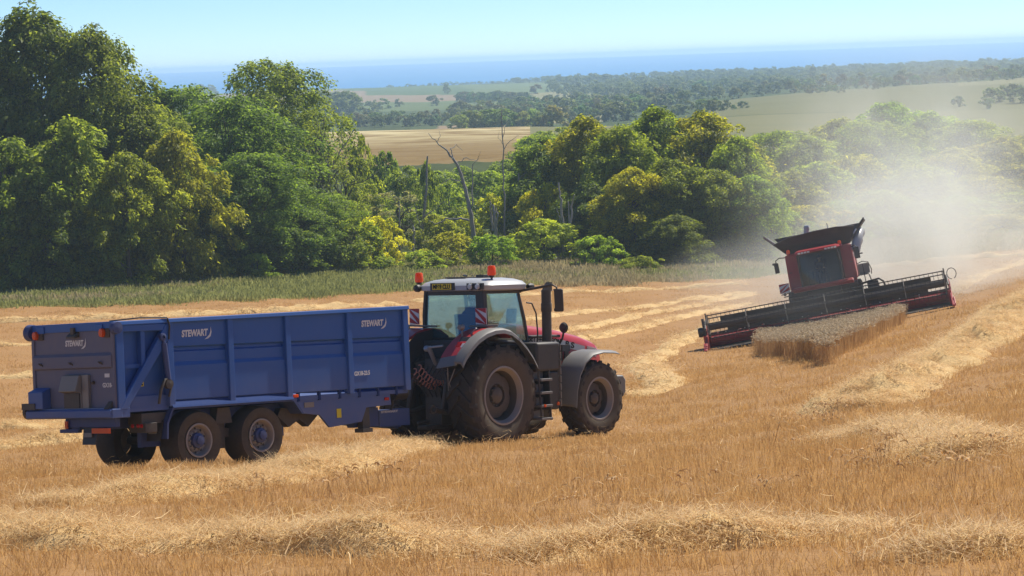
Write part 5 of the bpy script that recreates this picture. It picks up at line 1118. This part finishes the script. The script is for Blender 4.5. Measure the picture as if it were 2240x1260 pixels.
mb = MB(); mb.b2((.35, -.9, 1.93), (1.5, .9, 1.99)); mb.b2((.55, -.3, 2.0), (.95, .3, 2.42)); mb.prism([(.45, 2.4), (.58, 2.4), (.52, 3.05), (.40, 3.05)], 'y', -.27, .27); mb.b2((.6, -.6, 2.0), (1.2, -.36, 2.6)); mb.rod((1.35, 0, 2.0), (1.2, 0, 2.62), .04); mb.lathe([(.17, 0), (.19, .02), (.21, 0), (.19, -.02), (.17, 0)], (1.18, 0, 2.64), 'z', 20); mb.build('cab_interior', M['seat'], cb, 30, .02)
mb = MB(); rg = []
for z, x0, x1, y in ((3.44, .2, 1.48, .95), (3.50, .1, 1.62, 1.02), (3.57, .12, 1.58, 1.0), (3.62, .3, 1.35, .85)):
    rg.append([((x0 + x1) / 2 + (x1 - x0) / 2 * abs(math.cos(a))**.4 * (1 if math.cos(a) > 0 else -1), y * abs(math.sin(a))**.4 * (1 if math.sin(a) > 0 else -1), z) for a in np.linspace(0, 2 * math.pi, 29)[:-1]])
mb.loft(rg); cr = mb.build('cab_roof', M['red'], cb, 40)
for y in (-.80, -.66, -.52, -.38, .40, .54, .68, .82):
    mb = MB(); mb.b2((1.58, y - .055, 3.455), (1.64, y + .055, 3.53)); mb.build('work_lamp', M['clear'], cr, 0, .01)
for y in (-1.30, 1.02):
    mb = MB(); mb.lathe([(.06, 0), (.085, .01), (.08, .12), (.05, .17), (.001, .175)], (.75, y, 3.56), 'z', 16); be_ = mb.build('beacon', M['amber'], cb, 40)
    mb = MB(); mb.lathe([(.09, -.08), (.09, 0), (.001, 0)], (.75, y, 3.56), 'z', 16); mb.build('beacon_base', M['red'], be_, 40)
# grain tank extension
ct_ = [(-1.93, 4.08), (-1.2, 4.28), (0.0, 4.36), (1.0, 4.36), (1.75, 4.30)]
fl = [(-.05, -1.42, 3.56), (-.05, 1.42, 3.56)]; tp = [(.32, y, z) for y, z in ct_]
mb = MB(); mb.sheet([(-.05, -1.42, 3.54), (-.05, 1.42, 3.54), (.32, 1.78, 4.25)] + [(.32, y, z) for y, z in ct_[::-1][1:]], .04); mb.build('tank_front_flap', M['black'], cb, 0)
for s in (-1, 1):
    mb = MB(); mb.sheet([(-.1, s * 1.42, 3.54), (.34, s * 2.28, 4.47), (-2.6, s * 2.28, 4.40), (-2.8, s * 1.42, 3.5)], .04)
    mb.build('tank_side_flap', M['black'], cb, 0)
    mb = MB(); mb.sheet([(.345, s * 1.90, 4.08), (.36, s * 2.30, 4.50), (.36, s * 2.26, 4.55), (.345, s * 1.83, 4.12)], .05); mb.build('flap_edge', M['galv'] if s < 0 else M['black'], cb, 0)
mb = MB(); mb.sheet([(-2.8, -1.42, 3.5), (-2.8, 1.42, 3.5), (-3.0, 2.0, 4.3), (-3.0, -2.0, 4.3)], .04); mb.build('tank_rear_flap', M['black'], cb, 0)
mb = MB(); mb.b2((-2.8, -1.4, 3.3), (-.05, 1.4, 3.56)); mb.build('grain_tank', M['combine_red'], cb, 0)
mb = MB(); mb.rod((-1.2, -.6, 3.6), (-1.2, -.35, 4.62), .12, 12); mb.lathe([(.001, .14), (.12, .1), (.16, 0)], (-1.2, -.35, 4.55), 'z', 14); mb.rod((-.5, .6, 4.2), (-.5, .6, 4.6), .02); mb.build('filling_auger', M['silver'], cb, 40)
mb = MB(); P = [(-.1, 1.62, 3.1), (-.2, 1.80, 3.55), (-.5, 1.92, 3.85), (-1.2, 1.95, 3.9), (-4.0, 1.85, 3.8), (-6.6, 1.75, 3.7)]; mb.tube(P, .22, 16)
for p in P[1:4]: mb.lathe([(.23, -.03), (.25, 0), (.23, .03)], p, 'x', 18)
mb.build('unloading_auger', M['silver'], cb, 40)
# mirrors, marker boards, steps and railings
mb = MB(); mb.tube([(.6, -1.5, 3.42), (.75, -1.75, 3.45), (.8, -1.92, 3.36), (.8, -1.92, 3.25)], .025, 8); mb.box((.8, -2.02, 3.22), (.1, .14, .1)); ma = mb.build('mirror_arm', M['dark'], cb, 40)
mb = MB(); mb.box((.8, -1.93, 3.02), (.12, .2, .46), (0, 0, 0)); mb.build('mirror', M['black'], ma, 0, .03)
mb = MB(); mb.tube([(.6, 1.5, 3.35), (.8, 1.66, 3.4), (.85, 1.70, 3.3)], .025, 8); mb.rod((.85, 1.7, 3.0), (.85, 1.95, 2.98), .03); ma = mb.build('mirror_arm', M['dark'], cb, 40)
mb = MB(); mb.box((.85, 1.70, 3.05), (.12, .24, .52)); mb.build('mirror', M['black'], ma, 0, .03)
mb = MB(); mb.b2((.95, -1.98, 1.86), (.965, -1.52, 2.28)); mk = mb.build('marker_board', M['white'], cb, 0)
mb = MB()
for k in range(-1, 3):
    z0 = 1.87 + k * .30; pl = [(-1.98, z0), (-1.52, z0 + .40), (-1.52, z0 + .55), (-1.98, z0 + .15)]; pl = [(y, min(max(z, 1.862), 2.278)) for y, z in pl]
    if max(p[1] for p in pl) - min(p[1] for p in pl) > .03: mb.prism(pl, 'x', .9665, .972)
mb.build('stripe', M['board_red'], mk, 0)
mb = MB(); mb.rod((.95, -1.5, 1.84), (.95, -1.95, 1.80), .022); mb.rod((.9, -1.5, 1.72), (.9, -1.85, 1.68), .022); mb.lathe([(.001, -.03), (.07, -.02), (.07, .02), (.001, .03)], (.98, -1.78, 1.80), 'x', 12); mb.build('board_bracket', M['dark'], cb, 40)
mb = MB(); mb.b2((.0, 1.55, 2.0), (.7, 2.05, 2.06)); mb.b2((.1, 1.62, 2.06), (.55, 2.12, 2.52)); mb.build('side_locker', M['galv'], cb, 0, .03)
mb = MB(); mb.tube([(.7, 1.6, 2.0), (.7, 1.6, 2.95)], .02, 6); mb.tube([(.7, 1.62, 2.55), (.72, 1.85, 2.62), (.72, 2.1, 2.55), (.7, 2.2, 2.2), (.7, 2.16, 2.0)], .02, 6); mb.tube([(.68, 1.85, 2.5), (.7, 1.85, 1.7)], .02, 6); mb.tube([(.7, 2.05, 2.0), (.72, 2.1, 1.75)], .025, 6); mb.build('railing', M['dark'], cb, 60)
mb = MB(); mb.tube([(.9, 1.4, 1.62), (1.4, 2.1, 1.72), (1.5, 2.45, 1.75), (1.52, 2.62, 1.60), (1.55, 2.72, 1.2), (1.6, 2.75, .95)], .045, 8); mb.tube([(1.3, 2.3, 1.72), (1.35, 2.34, 1.2), (1.4, 2.34, .95)], .05, 8); mb.b2((1.2, 1.9, 1.35), (1.5, 2.4, 1.68)); mb.rod((1.0, 1.6, 1.75), (1.05, 1.65, 1.3), .04); mb.build('folded_ladder', M['dark'], cb, 40)
seated_person('harvester driver, a dark shape seated behind the combine windscreen', CBM @ Matrix.Translation((.70, 0, 2.40)), M['cloth_grey'], M['cloth_grey'])

# ------------------------------------------------------------------ dust thrown up behind and beside the harvester
dm = bpy.data.materials.new('dust'); dm.use_nodes = True; t_ = dm.node_tree; t_.nodes.clear()
def dn(ty, **k):
    x = t_.nodes.new('ShaderNode' + ty)
    for a, b in k.items(): setattr(x, a, b)
    return x
do = dn('OutputMaterial'); dv = dn('VolumePrincipled'); t_.links.new(dv.outputs[0], do.inputs['Volume'])
dv.inputs['Color'].default_value = (0.95, 0.98, 0.92, 1); dv.inputs['Anisotropy'].default_value = 0.25
tc = dn('TexCoord')
def dmath(op, a, b=0.0):
    x = dn('Math', operation=op)
    for i, v in enumerate((a, b)):
        if isinstance(v, (int, float)): x.inputs[i].default_value = v
        else: t_.links.new(v, x.inputs[i])
    return x.outputs[0]
def puff(c, r, k, p=1.0):
    """soft ellipsoid of dust in metres round the cloud's own origin"""
    mp = dn('Mapping'); mp.inputs['Location'].default_value = [-c[i] / r[i] for i in range(3)]; mp.inputs['Scale'].default_value = [1 / q for q in r]; t_.links.new(tc.outputs['Object'], mp.inputs[0])
    ln = dn('VectorMath', operation='LENGTH'); t_.links.new(mp.outputs[0], ln.inputs[0]); mr = dn('MapRange', interpolation_type='SMOOTHSTEP'); mr.inputs[1].default_value = 0; mr.inputs[2].default_value = 1; mr.inputs[3].default_value = k; mr.inputs[4].default_value = 0; t_.links.new(ln.outputs['Value'], mr.inputs[0]); return mr.outputs[0]
DO = np.array([20.0, 118.0, -12.5])
ds = dmath('ADD', dmath('ADD', puff((0, 1, 2.4), (9, 11, 6.0), 0.125), puff((1, 6, 5.0), (11, 13, 9.5), 0.05)), dmath('ADD', dmath('ADD', puff((-6.0, -2, .8), (8, 9, 3.4), 0.10), puff((-4, -13, 1.5), (12, 7, 5), 0.018)), dmath('ADD', puff((8, 7, 3.5), (13, 12, 7), 0.018), puff((12, 12, 5), (26, 22, 12), 0.007))))
nz = dn('TexNoise'); nz.inputs['Scale'].default_value = 0.16; nz.inputs['Detail'].default_value = 4; nz.inputs['Roughness'].default_value = .6; nz.inputs['Distortion'].default_value = .6; t_.links.new(tc.outputs['Object'], nz.inputs[0])
mr = dn('MapRange'); mr.inputs[1].default_value = .36; mr.inputs[2].default_value = .66; mr.inputs[3].default_value = .06; mr.inputs[4].default_value = 1.9; t_.links.new(nz.outputs['Fac'], mr.inputs[0])
t_.links.new(dmath('MULTIPLY', ds, mr.outputs[0]), dv.inputs['Density'])
dm.cycles.volume_step_rate = 1.0
mb = MB(); mb.b2((-18, -20, -6), (44, 38, 21)); du = mb.build('dust_cloud', dm, smooth=0); du.location = DO; tag(du, 'pale dust cloud drifting right from the harvester', kind='stuff')
# ------------------------------------------------------------------ straw, stubble, grass, wheat
def stalk_mat(name, dark, light, trans=.3):
    t = NT(name); a = t.new('Attribute', attribute_name='tint'); oi = t.new('ObjectInfo')
    f = t.math('ADD', t.math('MULTIPLY', a.outputs['Fac'], .8), t.math('MULTIPLY', oi.outputs['Random'], .2))
    c = t.mix(f, dark, light); t.col(c); t.set(rough=.6, spec=.3)
    tl = t.new('BsdfTranslucent'); t.L(c, tl.inputs[0]); ms = t.new('MixShader'); ms.inputs[0].default_value = trans
    t.L(t.p.outputs[0], ms.inputs[1]); t.L(tl.outputs[0], ms.inputs[2]); t.L(ms.outputs[0], t.out.inputs[0]); return t.mat
M['stubble'] = stalk_mat('stubble_stalks', (0.445, 0.25, 0.085), (0.755, 0.485, 0.19), .48)
M['straw'] = stalk_mat('loose_straw', (0.56, 0.375, 0.155), (0.92, 0.71, 0.40), .55)
M['wheat'] = stalk_mat('wheat_stalks', (0.36, 0.20, 0.08), (0.62, 0.40, 0.18), .42); M['ear'] = stalk_mat('wheat_ears', (0.52, 0.43, 0.29), (0.80, 0.69, 0.50), .62)
M['grass'] = stalk_mat('verge_grass', (0.20, 0.205, 0.055), (0.43, 0.43, 0.15), .5); M['drygrass'] = stalk_mat('dry_grass', (0.32, 0.26, 0.12), (0.56, 0.46, 0.25), .4)

def blades(name, base, tip, wid, tint, mat, bend=None, seg=1, matidx=None, mats=None):
    """thin blades; flat strips with a random facing"""
    n = len(base); d = tip - base; a = rng.uniform(0, np.pi, n); s = np.stack([np.cos(a), np.sin(a), np.zeros(n)], -1)
    s = unit(np.cross(d, unit(np.cross(s, d)) )) if False else unit(s - d * (np.sum(s * d, -1) / (np.sum(d * d, -1) + 1e-9))[:, None])
    K = seg + 1; f = np.linspace(0, 1, K); b = bend if bend is not None else np.zeros((n, 3))
    p = base[:, None] + d[:, None] * f[None, :, None] + b[:, None] * (f**2)[None, :, None]
    ww = (wid[:, None] * (1 - .55 * f)[None, :])[:, :, None] * s[:, None]
    v = np.stack([p - ww / 2, p + ww / 2], 2).reshape(-1, 3)
    k = (np.arange(n)[:, None] * K + np.arange(seg)[None, :]).reshape(-1) * 2
    me = raw_mesh(name, v, quads=np.stack([k, k + 1, k + 3, k + 2], -1)); fattr(me, 'tint', np.repeat(tint, K * 2)); me.materials.append(mat); return me
def stub_patch(i, n, R, h, wid, lean=.3):
    b = np.c_[rng.uniform(-R, R, n), rng.uniform(-R, R, n), np.full(n, -.04)]; hh = h * rng.uniform(.6, 1.2, n)
    t_ = b + np.c_[rng.normal(0, lean, (n, 2)) * hh[:, None], hh]; m = rng.random(n) < .16
    t_[m, :2] += rng.normal(0, h * .6, (m.sum(), 2)); t_[m, 2] *= .7
    return blades('stubble_%d' % i, b, t_, wid * rng.uniform(.7, 1.3, n), np.clip(rng.normal(.45, .25, n), 0, 1), M['stubble'])
def straw_bundle(i, n, R, L, wid, th=.10):
    c = np.c_[rng.normal(0, R, (n, 2)), np.abs(rng.normal(0, th, n))]; a = rng.uniform(0, 2 * np.pi, n); e = rng.normal(0, .11, n); l = L * rng.uniform(.4, 1.3, n)
    d = np.c_[np.cos(a) * np.cos(e), np.sin(a) * np.cos(e), np.sin(e)] * l[:, None]
    return blades('straw_%d' % i, c - d / 2, c + d / 2, wid * rng.uniform(.6, 1.3, n), np.clip(rng.normal(.55, .28, n), 0, 1), M['straw'], rng.normal(0, .05, (n, 3)), 2)
def wheat_patch(i, n, R, h, seed):
    b = np.c_[rng.uniform(-R, R, n), rng.uniform(-R, R, n), np.full(n, -.03)]; hh = h * rng.uniform(.85, 1.08, n)
    t_ = b + np.c_[rng.normal(0, .07, (n, 2)) * hh[:, None], hh]; ti = np.clip(rng.normal(.5, .25, n), 0, 1)
    m1 = blades('wheat', b, t_, np.full(n, .009), ti, M['wheat'], rng.normal(0, .03, (n, 3)))
    # drooping ears: a short bent spindle each
    a = rng.uniform(0, 2 * np.pi, n); dr = np.c_[np.cos(a), np.sin(a), np.full(n, .35)]
    V, F, T = [], [], []
    for k in range(n):
        o = Vector(t_[k]); d = Vector(dr[k]).normalized(); q = [o, o + d * .05 + Vector((0, 0, .012)), o + d * .10 + Vector((0, 0, -.005)), o + d * .125 + Vector((0, 0, -.04))]; rr = [.004, .012, .011, .002]
        s1 = d.cross(Vector((0, 0, 1))).normalized(); b0 = len(V)
        for j in range(4):
            up = Vector((0, 0, 1)); V += [q[j] + s1 * rr[j], q[j] + up * rr[j], q[j] - s1 * rr[j]]
        for j in range(3):
            for e_ in range(3): F.append((b0 + j * 3 + e_, b0 + j * 3 + (e_ + 1) % 3, b0 + j * 3 + 3 + (e_ + 1) % 3, b0 + j * 3 + 3 + e_))
    v1 = np.array([x.co for x in m1.vertices]); f1 = [tuple(p.vertices) for p in m1.polygons]; nb = len(v1)
    me = bpy.data.meshes.new('wheat_%d' % i); me.from_pydata([tuple(x) for x in v1] + [tuple(x) for x in V], [], f1 + [tuple(z + nb for z in q) for q in F])
    me.materials.append(M['wheat']); me.materials.append(M['ear']); me.polygons.foreach_set('material_index', [0] * len(f1) + [1] * len(F))
    fattr(me, 'tint', np.r_[np.repeat(ti, 4), np.repeat(np.clip(rng.normal(.5, .3, n), 0, 1), 12)]); return me
def grass_patch(i, n, R, h, mat, wid=.02):
    b = np.c_[rng.normal(0, R * .6, (n, 2)), np.full(n, -.05)]; hh = h * rng.uniform(.4, 1.2, n)
    return blades('grass_%d' % i, b, b + np.c_[rng.normal(0, .18, (n, 2)) * hh[:, None], hh], wid * rng.uniform(.6, 1.4, n), np.clip(rng.normal(.5, .27, n), 0, 1), mat, np.c_[rng.normal(0, .12, (n, 2)), np.full(n, -.06)] * h, 2)

# where the machines stand the stubble is pressed down
def keep(P):
    m = np.ones(len(P), bool)
    for x, y, r in FLAT: m &= (P[:, 0] - x)**2 + (P[:, 1] - y)**2 > r * r
    return P[m]
# swaths of straw left by the harvester: photo polylines dropped onto the ground
SW = [
 ([(-160, 1172), (60, 1182), (260, 1192), (560, 1196), (880, 1204), (1130, 1214)], 1.36, 0.24, 'nearest loose straw swath along the bottom left of the photo'),
 ([(1080, 1226), (1330, 1212), (1600, 1190), (1800, 1172), (1990, 1165)], 1.52, 0.27, 'nearest loose straw swath along the bottom right of the photo'),
 ([(1930, 1235), (2080, 1215), (2240, 1200), (2420, 1190)], 1.28, 0.20, 'straw swath cut by the bottom right corner of the photo'),
 ([(60, 1112), (200, 1100), (380, 1086), (560, 1062), (760, 1020), (930, 980), (1010, 962)], 1.52, 0.18, 'straw swath running from the left foreground to under the tractor'),
 ([(2420, 560), (2240, 672), (2130, 752), (2010, 822), (1910, 872), (1850, 902)], 2.50, 0.34, 'broad pale swath climbing to the right frame edge'),
 ([(1850, 972), (1930, 950), (2010, 952), (2090, 985), (2170, 1008)], 1.92, 0.24, 'pale straw heap at the lower end of the broad right swath'),
 ([(1340, 872), (1420, 862), (1462, 848), (1420, 815), (1400, 800), (1460, 765), (1540, 722), (1620, 690), (1680, 668)], 1.36, 0.15, 'winding swath between the tractor bonnet and the harvester'),
 ([(1150, 752), (1260, 745), (1450, 705), (1560, 680), (1640, 661)], 1.20, 0.15, 'swath meeting the dust, lowest of the lines behind the tractor bonnet'),
 ([(1150, 735), (1230, 725), (1400, 690), (1560, 660), (1660, 645)], 1.12, 0.14, 'second lowest swath of the lines behind the tractor bonnet'),
 ([(1100, 705), (1300, 680), (1500, 657), (1650, 638)], 1.04, 0.14, 'third swath up of the lines behind the tractor bonnet'),
 ([(900, 662), (1200, 645), (1400, 634), (1660, 621)], 1.28, 0.17, 'farthest swath below the verge, right of the tractor cab'),
 ([(-200, 712), (60, 703), (250, 696), (600, 682), (900, 665)], 1.44, 0.20, 'farthest swath left of the trailer, just below the verge'),
 ([(-200, 766), (70, 756), (500, 738), (900, 715)], 1.20, 0.15, 'second farthest swath left of the trailer'),
 ([(-200, 836), (75, 825), (500, 806), (900, 780)], 1.20, 0.15, 'middle swath left of the trailer tailgate'),
 ([(-200, 950), (20, 940), (140, 930), (400, 915), (700, 893)], 1.36, 0.16, 'swath seen under the trailer tailgate, left'),
 ([(-200, 990), (60, 978), (180, 962), (420, 940), (760, 905)], 1.36, 0.16, 'nearest swath behind the trailer wheels, left'),
 ([(1860, 590), (2000, 577), (2240, 555), (2400, 540)], 1.28, 0.17, 'far swath right of the dust just below the hazy wood'),
 ([(2080, 640), (2160, 600), (2300, 560)], 1.20, 0.14, 'far swath right of the harvester header'),
]
STB = [straw_bundle(i, 46, .15, .17, .0075, .028) for i in range(5)]; STB_FAR = [straw_bundle(i, 50, .28, .34, .022, .05) for i in range(4)]
t = NT('swath_straw'); n1 = t.noise(7, 6, .7, stretch=(.6, 1, 1)); n2 = t.noise(1.1, 4)
t.col(t.mix(n2, t.mix(n1, (0.38, 0.24, 0.09), (0.80, 0.58, 0.29)), (0.62, 0.42, 0.19))); t.set(rough=.9, spec=.1); t.bump(n1, 1.0, .08); M['swath'] = t.mat
def smooth_line(P, step):
    P = np.asarray(P); L = np.r_[0, np.cumsum(np.linalg.norm(np.diff(P, axis=0), axis=1))]; s = np.arange(0, L[-1], step); Q = np.stack([np.interp(s, L, P[:, k]) for k in (0, 1)], -1)
    w_ = max(3, int(2.0 / step)) | 1; k = np.ones(w_) / w_; pad = w_ // 2
    return np.stack([np.convolve(np.pad(Q[:, a], pad, mode='edge'), k, 'valid') for a in (0, 1)], -1)
for pts, width, hgt, lab in SW:
    P = np.array([hit(px, py)[:2] for px, py in pts]); dm = P[:, 1].mean(); Q = smooth_line(P, .12 if dm < 70 else .5)
    if len(Q) < 6: continue
    tn = unit(np.gradient(Q, axis=0)); nn = np.stack([-tn[:, 1], tn[:, 0]], -1); K = 15; f = np.linspace(-1, 1, K)
    ph = rng.uniform(0, 6.28, 6); s = np.arange(len(Q)) * (.12 if dm < 70 else .5)
    wv = 1 + .18 * np.sin(s * .9 + ph[0]) + .12 * np.sin(s * 2.3 + ph[1]); hv = 1 + .3 * np.sin(s * 1.3 + ph[2]) + .22 * np.sin(s * 3.1 + ph[3]); lump = .5 + .5 * np.sin(s[:, None] * 2.1 + 3 * f[None] + ph[4]) * np.sin(s[:, None] * .83 - 2 * f[None] + ph[5]); endf = np.clip(np.minimum(s, s[-1] - s) / 1.2, 0, 1)**.6
    XY = Q[:, None] + nn[:, None] * (f[None, :, None] * (width / 2 * wv)[:, None, None]); prof = np.clip(1 - np.abs(f)**2.4, 0, 1)
    Z = ground(XY[..., 0], XY[..., 1]) + (hgt * (.6 if dm < 34 else .9) * hv * endf)[:, None] * prof[None] * (.7 + .6 * lump) * (1 + rng.normal(0, .16, (len(Q), K))) + .05 * prof[None] - .05
    V = np.concatenate([XY, Z[..., None]], -1); i = np.arange(len(Q) - 1)[:, None] * K + np.arange(K - 1)[None]
    me = raw_mesh('straw_swath', V.reshape(-1, 3), quads=np.stack([i, i + 1, i + K + 1, i + K], -1).reshape(-1, 4)); me.polygons.foreach_set('use_smooth', [True] * len(me.polygons))
    o = tag(link('straw_swath', me, None, M['swath']), lab, kind='stuff')
    area = s[-1] * width; near = dm < 75; n = int(area * ((52 if dm < 40 else 24) if near else 1.3))
    a, b = rng.uniform(0, len(Q) - 1.01, n), np.clip(rng.normal(0, .46, n), -1.2, 1.2); ia = a.astype(int); jb = np.clip((b + 1) / 2 * (K - 1), 0, K - 1).astype(int)
    px = Q[ia] + nn[ia] * (b * width / 2 * wv[ia])[:, None]; zz = np.where(np.abs(b) < 1, Z[ia, jb], ground(px[:, 0], px[:, 1])) - .02
    sc = rng.uniform(.8, 1.3, n)
    scatter('loose_straw', np.c_[px, zz], np.c_[rng.normal(0, .10, (n, 2)), rng.uniform(0, 6.28, n)], np.c_[sc, sc, sc], source('straw' if near else 'strawfar', STB if near else STB_FAR), 5 if near else 4, 'loose stalks lying on the ' + lab.split(' in ')[0], parent=o)

# stubble
def fan(n, d0, d1, u0=-.30, u1=.30):
    """points spread evenly over the ground between two distances"""
    D = np.sqrt(rng.uniform(d0 * d0, d1 * d1, n)); u = rng.uniform(u0, u1, n); return np.c_[u * D, D]
A = lambda d0, d1: .5 * .6 * (d1 * d1 - d0 * d0)
for nm, d0, d1, dens, npatch, R, h, wid in (('stubble', 10, 42, 9.0, 44, .22, .13, .0065), ('stubble', 42, 75, 3.6, 66, .36, .12, .009), ('stubble', 75, 185, .6, 70, .75, .09, .018)):
    P = fan(int(A(d0, d1) * dens), d0, d1); P = P[P[:, 1] < edge_d(P[:, 0] / P[:, 1])]; P = keep(P); n = len(P); z = ground(P[:, 0], P[:, 1])
    s = rng.uniform(.8, 1.2, n); tall = 1 + .9 * np.exp(-((P[:, 1] - 31) / 3.5)**2) * np.clip((P[:, 0] + .5) / 2, 0, 1) + .35 * np.clip(np.sin(P[:, 0] * .5 + 2) * np.sin(P[:, 1] * .42 + 1), 0, 1)
    scatter(nm, np.c_[P, z], np.c_[rng.normal(0, .05, (n, 2)), rng.uniform(0, 6.28, n)], np.c_[s, s, s * tall], source('stub%d' % d0, [stub_patch(i, npatch, R, h, wid) for i in range(6)]), 6, 'cut golden stubble covering the field')
P = fan(int(A(14, 75) * 1.0), 14, 75); n = len(P); s = rng.uniform(.7, 1.5, n)
scatter('loose_straw', np.c_[P, ground(P[:, 0], P[:, 1]) + .05], np.c_[rng.normal(0, .1, (n, 2)), rng.uniform(0, 6.28, n)], np.c_[s, s, s * .8], source('chaff', [straw_bundle(i, 12, .4, .14, .006, .02) for i in range(4)]), 4, 'odd straws scattered over the stubble')
# tall uncut wheat stems left in the foreground
def poly_fill(pts, dens, jitter=0):
    G = np.array([hit(px, py)[:2] for px, py in pts]); lo, hi = G.min(0), G.max(0); n = int((hi - lo).prod() * dens); P = rng.uniform(lo, hi, (n, 2)); ins = np.zeros(n, bool); j = len(G) - 1
    for i in range(len(G)):
        c = ((G[i, 1] > P[:, 1]) != (G[j, 1] > P[:, 1])) & (P[:, 0] < (G[j, 0] - G[i, 0]) * (P[:, 1] - G[i, 1]) / (G[j, 1] - G[i, 1] + 1e-9) + G[i, 0]); ins ^= c; j = i
    return P[ins]
WP = [wheat_patch(i, 42, .25, .66, i) for i in range(5)]; WP_LOW = [wheat_patch(i, 12, .3, .28, i) for i in range(4)]
for m_ in WP_LOW: m_.materials[1] = M['straw']
P = poly_fill([(1664, 778), (1735, 792), (1806, 802), (1890, 752), (1975, 698), (1985, 668), (1860, 690), (1740, 712), (1668, 748)], 11.0)
P = P + rng.normal(0, .05, P.shape); s = rng.uniform(.92, 1.08, len(P))
scatter('standing_wheat', np.c_[P, ground(P[:, 0], P[:, 1])], np.c_[rng.normal(0, .04, (len(P), 2)), rng.uniform(0, 6.28, len(P))], np.c_[s, s, s], source('wheat', WP), 5, 'last strip of uncut standing wheat in front of the harvester')
for pts, dn in [(q, d_ * .3) for q, d_ in (([(1180, 1085), (1700, 1040), (1720, 1090), (1200, 1130)], 1.6), ([(1740, 1010), (2180, 1000), (2200, 1060), (1740, 1075)], 2.0), ([(1700, 930), (1830, 900), (1850, 1000), (1700, 1010)], 1.6), ([(480, 1100), (900, 1050), (900, 1095), (480, 1140)], .9), ([(1990, 860), (2240, 760), (2240, 860), (2050, 920)], .9), ([(1440, 850), (1500, 790), (1530, 810), (1480, 870)], 1.0))]:
    P = poly_fill(pts, dn); s = rng.uniform(.7, 1.3, len(P))
    if len(P): scatter('uncut_wheat_stems', np.c_[P, ground(P[:, 0], P[:, 1])], np.c_[rng.normal(0, .12, (len(P), 2)), rng.uniform(0, 6.28, len(P))], np.c_[s, s, s], source('wheatlow', WP_LOW), 4, 'missed grey eared wheat stems standing in the stubble')
# rough grass of the verge
n = 9000; u = rng.uniform(-.3, .3, n); f = rng.random(n); D = edge_d(u) * (1 - f) + (wood_d(u) + 6) * f; P = np.c_[u * D, D]; z = ground(P[:, 0], P[:, 1]); dry = np.sin(P[:, 0] * .21 + 1) + np.sin(P[:, 0] * .07) + .8 * np.sin(P[:, 1] * .5) + rng.normal(0, .5, n) > .5
for nm, m, mt, lab, h in (('verge_grass', ~dry, 'grass', 'rough green grass of the verge between field and wood', .30), ('dry_verge_grass', dry, 'drygrass', 'dry seeding grass patches of the verge', .36)):
    k = m.sum(); s = rng.uniform(.6, 1.3, k); scatter(nm, np.c_[P[m], z[m]], np.c_[rng.normal(0, .06, (k, 2)), rng.uniform(0, 6.28, k)], np.c_[s, s, s * rng.uniform(.6, 1.2, k)], source(nm, [grass_patch(i, 110, 1.1, h, M[mt], .07) for i in range(4)]), 4, lab)
